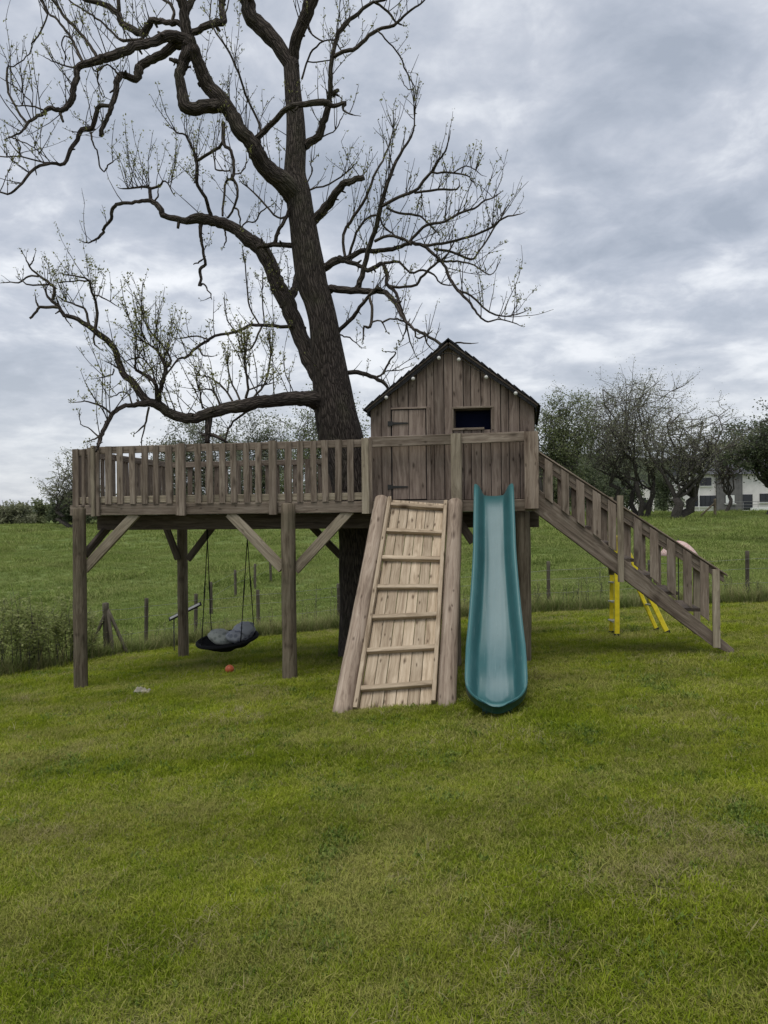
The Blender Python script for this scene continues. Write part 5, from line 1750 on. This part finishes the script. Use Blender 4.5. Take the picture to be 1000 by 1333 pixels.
# a second line of posts that climbs the pasture
hp = [(275, 800), (307, 778), (332, 768), (353, 758), (371, 750)]
hpts = [ground_at(*q) for q in hp]
fc2 = thing('field_fence', 'short row of slim fence posts climbing the pasture beyond the swing', 'fence', tuple(hpts[0]))
for p in hpts:
    pole('fence_post', (p.x, p.y, p.z - 0.15), (p.x + random.uniform(-0.03, 0.03), p.y, p.z + 0.86), 0.045, 0.042, M['fencepost'], fc2, 8, 0.004)
for hgt in (0.45, 0.78):
    gq = Geo(); gq.tube([(p.x, p.y - 0.05, p.z + hgt) for p in hpts], [0.003] * len(hpts), 4, False)
    gq.build('wire', M['galv'], fc2)

# ------------------------------------------------------------------ hedge plants and saplings at the lawn edge
def shrub(name, label, x, y, h, wd, nst, nleaf, lsize, mat, seed, group, cat='shrub', low=0.12):
    r = np.random.default_rng(seed)
    z0 = gzf(x, y)
    t = thing(name, label, cat, (x, y, z0), group=group)
    gq = Geo(); lc = []
    for s_ in range(nst):
        a = r.uniform(0, 6.28); sp_r = wd * r.uniform(0.2, 1.0)
        hh = h * r.uniform(0.6, 1.0)
        p0 = np.array([x + 0.06 * math.cos(a) * nst ** 0.5, y + 0.06 * math.sin(a) * nst ** 0.5, z0 - 0.03])
        p1 = np.array([x + sp_r * math.cos(a), y + sp_r * math.sin(a), z0 + hh])
        n = 7
        pts = np.array([p0 + (p1 - p0) * (i / n) ** np.array([1.3, 1.3, 0.9]) + (r.normal(0, 0.012 * h, 3) if 0 < i else 0) for i in range(n + 1)])
        r0 = 0.004 + 0.0025 * h
        gq.tube(pts, np.linspace(r0, 0.002, n + 1), 5, False)
        for b_ in range(5):
            i = r.integers(2, n)
            d = r.normal(0, 1, 3); d[2] = abs(d[2]) * 0.8 + 0.2; d /= np.linalg.norm(d)
            L = h * r.uniform(0.1, 0.28)
            q = pts[i] + d * L
            gq.tube([pts[i], (pts[i] + q) / 2 + r.normal(0, 0.02 * h, 3), q], [0.003, 0.002, 0.0015], 3, False)
            for _ in range(max(1, int(nleaf / nst / 7))):
                lc.append(pts[i] + (q - pts[i]) * r.uniform(0.15, 1.1) + r.normal(0, 0.035 * h, 3))
        for _ in range(max(1, int(nleaf / nst * 2 / 7))):
            f_ = r.uniform(low, 1); i = int(f_ * n)
            lc.append(pts[i] + r.normal(0, 0.03 * h, 3))
    gq.build('stem', M['fartwig'], t)
    leaf_obj('foliage', np.array(lc), lsize, mat, t, 0.6, seed + 1, 0.1)
    return t


hs = [(-45, 1.15, 'leafy young hedge shrub at the far open end of the hedge row'), (-12, 1.0, 'leafy hedge shrub in the thick of the young hedge row'), (12, 1.05, 'leafy hedge shrub in the thick of the young hedge row'), (34, 1.1, 'leafy hedge shrub in the thick of the young hedge row'), (58, 0.95, 'leafy hedge shrub in the thick of the young hedge row'),
      (78, 0.9, 'leafy hedge shrub against the round corner post of the deck'), (92, 1.0, 'leafy hedge shrub against the round corner post of the deck'), (112, 0.8, 'leafy hedge shrub growing between the corner deck post and braced fence post')]
for i, (px, h, lab) in enumerate(hs):
    x, y = on_line(px, 0.42 + 0.1 * (i % 3))
    shrub('hedge_shrub', lab, x, y, h * 1.22, 0.44, 7, 1000, 0.052, M['leaf_hedge'], 100 + i, 'young hedge shrubs at the lawn edge', low=0.25)
sap = [(168, .5, 'low leafy sapling just beside the braced corner post of the wire fence'),
       (206, .55, 'low leafy sapling at the fence next to the round rear deck post'), (226, .45, 'low leafy sapling at the fence next to the round rear deck post'),
       (268, .6, 'low sapling by the fence seen between the swing ropes'), (292, .5, 'low sapling by the fence seen between the swing ropes'), (318, .45, 'low sapling by the fence seen between the swing ropes'),
       (345, .6, 'bushy low sapling at the fence between the swing and the round middle post'),
       (396, .75, 'thin tall sapling at the fence between the middle deck post and the trunk'), (413, .95, 'thin tall sapling at the fence between the middle deck post and the trunk'), (429, .8, 'thin tall sapling at the fence between the middle deck post and the trunk'),
       (612, .6, 'low sapling glimpsed between the ramp pole and the teal slide'),
       (697, .45, 'low sapling in long grass beside the fence post near the slide'), (706, .7, 'spindly sapling leaning at the fence post near the slide'),
       (736, .62, 'low sapling below the upper part of the staircase'), (748, .7, 'low sapling below the upper part of the staircase'),
       (760, .98, 'tallest thin sapling below the staircase with a leafy tip'), (778, .85, 'thin tall sapling just beside the yellow stepladder'), (789, .55, 'low leafy sapling touching the yellow stepladder rail'),
       (912, .6, 'low sapling in the long grass by the foot of the staircase'), (951, .62, 'low bushy sapling by the last fence post past the staircase foot'), (967, .6, 'low bushy sapling by the last fence post past the staircase foot'), (988, .5, 'low bushy sapling by the last fence post past the staircase foot')]
for i, (px, h, lab) in enumerate(sap):
    x, y = on_line(px, 0.35 + 0.22 * ((i * 7) % 3) / 2)
    tall = h > 0.72
    shrub('sapling', lab, x, y, h, 0.10 if tall else 0.16, 2 if tall else 4, 60 if tall else 110, 0.036, M['leaf_hedge'], 300 + i, 'saplings along the wire fence', 'sapling')

# ------------------------------------------------------------------ trees and bushes beyond the field
def far_tree(name, label, px, Y, top, x0, x1, base_frac, seed, mat, nleaf, lsize, nlimb=7, stems=1, spread=0.12, group=None, twig=1.0, trunk_r=0.22, fork=0.22, leafy_low=True):
    """a tree with limbs that fan out to points spread through its crown"""
    r = np.random.default_rng(seed)
    b = at(px, 700, Y); x, y = b.x, Y
    z0 = gzf(x, y)
    H = at(px, top, Y).z - z0
    xl, xr = at(x0, 600, Y).x, at(x1, 600, Y).x
    cx, rw = (xl + xr) / 2, (xr - xl) / 2
    zc_ = z0 + H * (1 + base_frac) / 2; rh = H * (1 - base_frac) / 2
    t = thing(name, label, 'tree', (x, y, z0), group=group)
    gt = Geo(); gb = Geo()
    forks = []
    for s_ in range(stems):
        a = 2 * math.pi * s_ / max(1, stems) + r.uniform(0, 1)
        off = np.array([math.cos(a), math.sin(a), 0]) * (0.35 * trunk_r * stems if stems > 1 else 0)
        top_ = np.array([x + (cx - x) * 0.3 + math.cos(a) * spread * H * (1 if stems > 1 else 0.2), y + math.sin(a) * spread * H * 0.6, z0 + H * fork * r.uniform(0.8, 1.25)])
        p0 = np.array([x, y, z0 - 0.2]) + off
        pts = np.array([p0 + (top_ - p0) * q + r.normal(0, 0.015 * H, 3) * (0 if q in (0, 1) else 1) for q in (0, 0.25, 0.5, 0.75, 1)])
        rr = trunk_r / stems ** 0.4
        gt.tube(pts, np.array([1.35, 1.05, 0.95, 0.88, 0.8]) * rr, 9)
        forks.append((top_, rr * 0.8))
    tips = []

    def inside():
        v = r.normal(0, 1, 3); v /= np.linalg.norm(v)
        q = r.uniform(0.55, 1.0) ** 0.5
        k_ = 1 + 0.13 * mnoise.noise(Vector(v * 1.8) + Vector((seed, 0, 0)))
        return np.array([cx + v[0] * rw * q * k_, y + v[1] * rw * 0.8 * q * k_, zc_ + v[2] * rh * q * k_])

    def limb(p, q, ra, rb, n, wob, geo_, sides):
        d = q - p; L = np.linalg.norm(d)
        pts = []
        for i in range(n + 1):
            f_ = i / n
            c = p + d * f_
            c[2] += math.sin(f_ * math.pi) * L * 0.06 * r.uniform(-0.3, 1.0)
            if 0 < i < n: c = c + r.normal(0, wob * L, 3)
            pts.append(c)
        geo_.tube(pts, np.linspace(ra, rb, n + 1), sides, False)
        return pts

    ntw = int(9 * twig)
    for li in range(nlimb):
        f0, fr0 = forks[li % len(forks)]
        e = inside()
        mid = f0 + (e - f0) * 0.72
        m_pts = limb(f0, mid, fr0 * 0.55, fr0 * 0.16, 6, 0.035, gt, 6)
        for k_ in range(7):
            s0 = m_pts[r.integers(2, 7)]
            e2 = inside()
            e2 = s0 + (e2 - s0) * r.uniform(0.35, 0.75) if np.linalg.norm(e2 - s0) > rw * 0.8 else e2
            b_pts = limb(s0, e2, min(0.05, fr0 * 0.2), 0.014, 5, 0.05, gb, 4)
            tips.append(e2)
            for w_ in range(ntw):
                s1 = b_pts[r.integers(1, 6)]
                d = r.normal(0, 1, 3) + (s1 - np.array([cx, y, zc_ - rh * 0.4])) / max(rw, rh) * 1.6
                d /= np.linalg.norm(d)
                L = H * r.uniform(0.04, 0.10)
                q = s1 + d * L
                gb.tube([s1, (s1 + q) / 2 + r.normal(0, 0.06 * L, 3), q], [0.013, 0.010, 0.006], 3, False)
                tips.append(q); tips.append((s1 + q) / 2)
    T = np.array(tips)
    idx = r.integers(0, len(T), nleaf)
    sg = H * 0.022
    C_ = T[idx] + r.normal(0, 1, (nleaf, 3)) * sg * r.uniform(0.3, 1.5, (nleaf, 1))
    # grow the whole tree to its measured height and spread
    kz = H / (np.percentile(C_[:, 2], 99.3) - z0)
    al, ar = np.percentile(C_[:, 0], 1), np.percentile(C_[:, 0], 99)
    kx = (xr - xl) / (ar - al)

    def fit(A):
        A = A.copy()
        hgt = np.clip((A[:, 2] - z0) / H, 0, 1) ** 0.7
        A[:, 0] = x + (A[:, 0] - x) * kx + hgt * ((xl + xr) / 2 - (x + ((al + ar) / 2 - x) * kx)) * 1.15
        A[:, 2] = z0 + (A[:, 2] - z0) * kz
        return A
    C_ = fit(C_)
    for g__ in (gt, gb): g__.v = [fit(np.asarray(a)) for a in g__.v]
    gt.build('trunk', M['farbark'], t)
    o = gb.build('branches', M['fartwig'], t); o['kind'] = 'stuff'
    C_ = C_[C_[:, 2] > z0 + 0.1]
    leaf_obj('crown', C_, lsize, mat, t, 0.7, seed + 9, 0.2)
    return t


def bush(name, label, px, Y, top, x0, x1, seed, mat, nleaf, lsize, group):
    r = np.random.default_rng(seed)
    b = at(px, 700, Y); x, y = b.x, Y
    z0 = gzf(x, y); H = at(px, top, Y).z - z0
    rw = (at(x1, 600, Y).x - at(x0, 600, Y).x) / 2
    t = thing(name, label, 'bush', (x, y, z0), group=group)
    gq = Geo()
    for s_ in range(9):
        a = r.uniform(0, 6.28)
        e = np.array([x + rw * 0.7 * math.cos(a), y + rw * 0.5 * math.sin(a), z0 + H * r.uniform(0.5, 0.95)])
        p0 = np.array([x + r.normal(0, 0.15), y + r.normal(0, 0.15), z0 - 0.1])
        gq.tube([p0, p0 + (e - p0) * 0.5 + r.normal(0, 0.1, 3), e], [0.07, 0.045, 0.015], 5, False)
    gq.build('stems', M['farbark'], t)
    nc = 26
    cc = []
    for _ in range(nc):
        v = r.normal(0, 1, 3); v /= np.linalg.norm(v); v[2] = abs(v[2])
        q = r.uniform(0.3, 0.92)
        cc.append((x + v[0] * rw * q, y + v[1] * rw * 0.6 * q, z0 + H * (0.12 + 0.82 * v[2] * q)))
    cc = np.array(cc)
    i = r.integers(0, nc, nleaf)
    v = r.normal(0, 1, (nleaf, 3)); v /= np.linalg.norm(v, axis=1, keepdims=True)
    C_ = cc[i] + v * (np.array([rw * 0.30, rw * 0.25, H * 0.17]) * r.uniform(0.4, 1.05, (nleaf, 1)))
    C_[:, 2] = np.maximum(C_[:, 2], z0 + 0.05)
    leaf_obj('crown', C_, lsize, mat, t, 0.75, seed + 3, 0.3)
    return t


# right of the playhouse
far_tree('broadleaf_tree', 'dense green tree close behind the right side of the playhouse roof', 722, 58, 513, 690, 775, 0.25, 21, M['leaf_mid'], 14000, 0.15, 11, 2)
far_tree('broadleaf_tree', 'tall spreading half bare tree with many trunks above the staircase', 828, 60, 487, 738, 890, 0.22, 22, M['leaf_olive'], 15000, 0.105, 17, 5, 0.13, twig=1.3, trunk_r=0.30, fork=0.16)
far_tree('broadleaf_tree', 'half bare tree with a stout forked trunk in front of the white house', 885, 56, 518, 836, 972, 0.40, 23, M['leaf_olive'], 9000, 0.105, 13, 2, 0.08, twig=1.2, trunk_r=0.34, fork=0.15)
far_tree('broadleaf_tree', 'dense dark green tree overhanging the white house beyond its stone end', 1006, 62, 526, 940, 1085, 0.42, 24, M['leaf_dark'], 15000, 0.19, 12, 1, trunk_r=0.3)
far_tree('copper_tree', 'reddish brown tree in front of the stone part of the white house', 946, 74, 560, 912, 984, 0.55, 31, M['leaf_copper'], 3000, 0.16, 8, 1, trunk_r=0.14)
far_tree('broadleaf_tree', 'pale tall tree standing behind the half bare many trunked tree', 790, 82, 492, 745, 850, 0.3, 25, M['leaf_pale'], 6500, 0.17, 9, 2)
# behind the railing
far_tree('broadleaf_tree', 'grey green leafy tree beyond the railing under the lowest limb', 255, 66, 546, 196, 312, 0.12, 26, M['leaf_pale'], 16000, 0.17, 12, 3)
far_tree('broadleaf_tree', 'palest blossoming tree seen above the middle of the railing', 332, 74, 537, 292, 382, 0.12, 27, M['leaf_pale'], 16000, 0.17, 12, 3)
far_tree('broadleaf_tree', 'green tree behind the trunk of the big tree', 418, 60, 512, 362, 490, 0.12, 28, M['leaf_mid'], 13000, 0.16, 11, 3)
far_tree('broadleaf_tree', 'thin leaved tree left of the railing corner above the far hedge', 90, 66, 579, 54, 132, 0.2, 29, M['leaf_olive'], 3400, 0.16, 9, 2, twig=1.3)
far_tree('broadleaf_tree', 'green tree hidden behind the playhouse', 560, 64, 520, 500, 640, 0.12, 30, M['leaf_mid'], 5000, 0.22, 8, 2)
# bushes of the far hedgerow
hb = [(-30, 76, 655, -75, 12, 'leaf_mid', 'low mid green bush at the open end of the far hedgerow'), (18, 74, 643, -10, 46, 'leaf_olive', 'olive brown bush in the far hedgerow left of the railing'),
      (52, 76, 642, 26, 84, 'leaf_mid', 'mid green bush in the far hedgerow beside the olive one'), (92, 73, 632, 60, 128, 'leaf_dark', 'dark bush below the thin leaved tree by the railing corner'),
      (140, 72, 628, 100, 182, 'leaf_dark', 'dark far bush seen through the railing at its cut corner'), (196, 74, 622, 150, 240, 'leaf_mid', 'mid green far bush seen through the first railing bay'),
      (250, 73, 606, 205, 300, 'leaf_dark', 'dark far bush below the grey green tree, seen through the railing'), (310, 72, 606, 262, 360, 'leaf_dark', 'dark far bush below the palest blossoming tree, seen through the railing'),
      (372, 73, 600, 322, 420, 'leaf_mid', 'mid green far bush seen through the railing near the trunk'), (440, 72, 598, 392, 490, 'leaf_dark', 'dark far bush directly behind the big trunk'),
      (660, 72, 600, 610, 712, 'leaf_dark', 'dark far bush mostly hidden by the playhouse'),
      (722, 66, 592, 690, 765, 'leaf_mid', 'large green bush below the dense tree next to the playhouse'), (772, 76, 588, 728, 818, 'leaf_dark', 'dark bush under the many trunked half bare tree'),
      (815, 84, 600, 775, 850, 'leaf_dark', 'dark bush beside the pale outbuilding'), (866, 90, 592, 846, 898, 'leaf_dark', 'dark bush between the outbuilding and the white house'), (1070, 80, 600, 1010, 1130, 'leaf_dark', 'dark bush past the far end of the white house')]
for i, (px, Y, tp, a, b, mt, lab) in enumerate(hb):
    bush('hedgerow_bush', lab, px, Y, tp, a, b, 500 + i, M[mt], 3600, 0.24, 'bushes of the far hedgerow')

# ------------------------------------------------------------------ the white house far right
HY = 100.0


def hp_(px, py): return at(px, py, HY)


hbz = gzf(hp_(950, 666).x, HY)
hs_ = thing('house', 'white rendered house with a grey stone middle behind the half bare trees', 'house', (hp_(960, 666).x, HY, hbz))


def wallbox(name, px0, px1, z1, mat, y0, y1, parent):
    x0, x1 = hp_(px0, 666).x, hp_(px1, 666).x
    v_, f_ = [], []
    for z in (hbz - 0.5, z1):
        v_ += [(x0, y0, z), (x1, y0, z), (x1, y1, z), (x0, y1, z)]
    f_ = [(0, 1, 5, 4), (1, 2, 6, 5), (2, 3, 7, 6), (3, 0, 4, 7), (4, 5, 6, 7)]
    return mesh_obj(name, v_, f_, mat, parent)


WZ = hbz + 4.9
wl = wallbox('wall', 899, 932.2, WZ, M['render'], HY, HY + 8, hs_)
ws = wallbox('stone_wall', 932.2, 965.5, WZ, M['stone'], HY - 0.35, HY + 8, hs_)
wr = wallbox('wall', 965.5, 1085, WZ, M['render'], HY, HY + 8, hs_)
xa, xb = hp_(895, 666).x, hp_(1089, 666).x
v_ = [(xa, HY - 0.7, WZ - 0.15), (xb, HY - 0.7, WZ - 0.15), (xb, HY + 4, WZ + 2.6), (xa, HY + 4, WZ + 2.6), (xb, HY + 8.4, WZ - 0.15), (xa, HY + 8.4, WZ - 0.15)]
rf = mesh_obj('roof', v_, [(0, 1, 2, 3), (3, 2, 4, 5), (0, 3, 5), (1, 4, 2), (0, 5, 4, 1)], M['slate'], hs_)
cx_ = hp_(945, 600).x
mesh_obj('chimney', [(cx_ + a, HY + 4 + b, WZ + 2 + c * 2.2) for c in (0, 1) for a, b in ((-.5, -.4), (.5, -.4), (.5, .4), (-.5, .4))], [(0, 1, 5, 4), (1, 2, 6, 5), (2, 3, 7, 6), (3, 0, 4, 7), (4, 5, 6, 7)], M['stone'], rf)


def window(px0, px1, py0, py1, parent, yf, nm='window', blind=False, bars=1):
    a, b = hp_(px0, py1), hp_(px1, py0)
    o = board(nm, (a.x, yf - 0.03, (a.z + b.z) / 2), (b.x, yf - 0.03, (a.z + b.z) / 2), b.z - a.z, 0.10, (0, -1, 0), M['frame'], hs_, 0.01)
    n = bars + 1
    for i in range(n):
        x0 = a.x + (b.x - a.x) * i / n + 0.06; x1 = a.x + (b.x - a.x) * (i + 1) / n - 0.06
        board('pane', (x0, yf - 0.085, (a.z + b.z) / 2), (x1, yf - 0.085, (a.z + b.z) / 2), b.z - a.z - 0.12, 0.02, (0, -1, 0), M['white'] if blind else M['glass'], o, 0.002)
    board('sill', (a.x - 0.1, yf - 0.1, a.z - 0.06), (b.x + 0.1, yf - 0.1, a.z - 0.06), 0.1, 0.18, (0, -1, 0), M['white'], o, 0.01)


window(904, 908.6, 645, 659.5, wl, HY, bars=0)
window(911, 931.5, 645, 659.5, wl, HY, bars=2)
window(911.5, 926, 622, 632.5, wl, HY, bars=1)
window(942.5, 955, 644, 655.5, ws, HY - 0.35, bars=0, blind=True)
window(966.5, 979.5, 643.5, 664, wr, HY, 'door', bars=0)
window(989, 1004, 642.5, 654, wr, HY, bars=1)
window(1016, 1034, 642, 654, wr, HY, bars=1)
gq = Geo(); p = hp_(909.7, 665); gq.tube([(p.x, HY - 0.12, hbz), (p.x, HY - 0.12, WZ - 0.1)], [0.06, 0.06], 6)
gq.build('drainpipe', M['white'], hs_)
# low white wall and railing in front of it
a, b = hp_(954, 667), hp_(1085, 667)
lw = mesh_obj('low_wall', *board_mesh(b.x - a.x, 0.35, 0.62, 0.02), M['white'], None, Matrix.Translation(((a.x + b.x) / 2, HY - 5, gzf((a.x + b.x) / 2, HY - 5) + 0.20)))
tag(lw, 'long low white wall in front of the house door', 'wall')
rl = thing('metal_railing', 'thin grey metal railing in front of the white house', 'railing', ((a.x + b.x) / 2, HY - 3, gzf((a.x + b.x) / 2, HY - 3)))
xa, xb = hp_(935, 650).x, b.x
zr = gzf(xa, HY - 3)
for i in range(9):
    x = xa + (xb - xa) * i / 8
    gq = Geo(); gq.tube([(x, HY - 3, zr - 0.1), (x, HY - 3, zr + 1.25)], [0.03, 0.03], 5); gq.build('railing_post', M['galv'], rl)
for h in (0.45, 0.85, 1.25):
    gq = Geo(); gq.tube([(xa, HY - 3.04, zr + h), (xb, HY - 3.04, zr + h)], [0.028, 0.028], 5); gq.build('rail', M['galv'], rl)
# pale outbuilding between the two half bare trees
ob = thing('outbuilding', 'small pale gabled outbuilding glimpsed between the two half bare trees', 'outbuilding', (hp_(838, 666).x, 104, gzf(hp_(838, 666).x, 104)))
x0, x1 = at(822, 666, 104).x, at(852, 666, 104).x; xm = (x0 + x1) / 2; zb_ = gzf(xm, 104)
mesh_obj('wall', [(x0, 104, zb_ - .3), (x1, 104, zb_ - .3), (x1, 104, zb_ + 2.6), (xm, 104, zb_ + 4.2), (x0, 104, zb_ + 2.6), (x0, 110, zb_ - .3), (x1, 110, zb_ - .3), (x1, 110, zb_ + 2.6), (xm, 110, zb_ + 4.2), (x0, 110, zb_ + 2.6)],
         [(0, 1, 2, 3, 4), (9, 8, 7, 6, 5), (1, 6, 7, 2), (5, 0, 4, 9)], M['render'], ob)
for s_, e_ in ((x0 - .25, zb_ + 2.4), (x1 + .25, zb_ + 2.4)):
    board('roof_slope', ((s_ + xm) / 2 + (s_ - xm) / 2, 107, e_ + 0.12), (xm, 107, zb_ + 4.36), 6.5, 0.12, (0, 0, 1), M['slate'], ob)
board('door', (xm - 0.45, 103.96, zb_ + 1.0), (xm + 0.45, 103.96, zb_ + 1.0), 2.0, 0.06, (0, -1, 0), M['frame'], ob)
# strainer post with its brace on the crest of the pasture
pq = at(931, 672, 60); pq.z = gzf(pq.x, 60)
sp2 = thing('strainer_post', 'dark fence post with a diagonal brace on the crest of the pasture', 'fence post', tuple(pq))
pole('post', (pq.x, 60, pq.z - 0.2), (pq.x, 60, pq.z + 1.35), 0.11, 0.10, M['post'], sp2, 10)
pole('strut', (pq.x - 1.2, 60.1, pq.z - 0.05), (pq.x - 0.05, 60, pq.z + 1.0), 0.07, 0.06, M['post'], sp2, 8)

make_lawn()
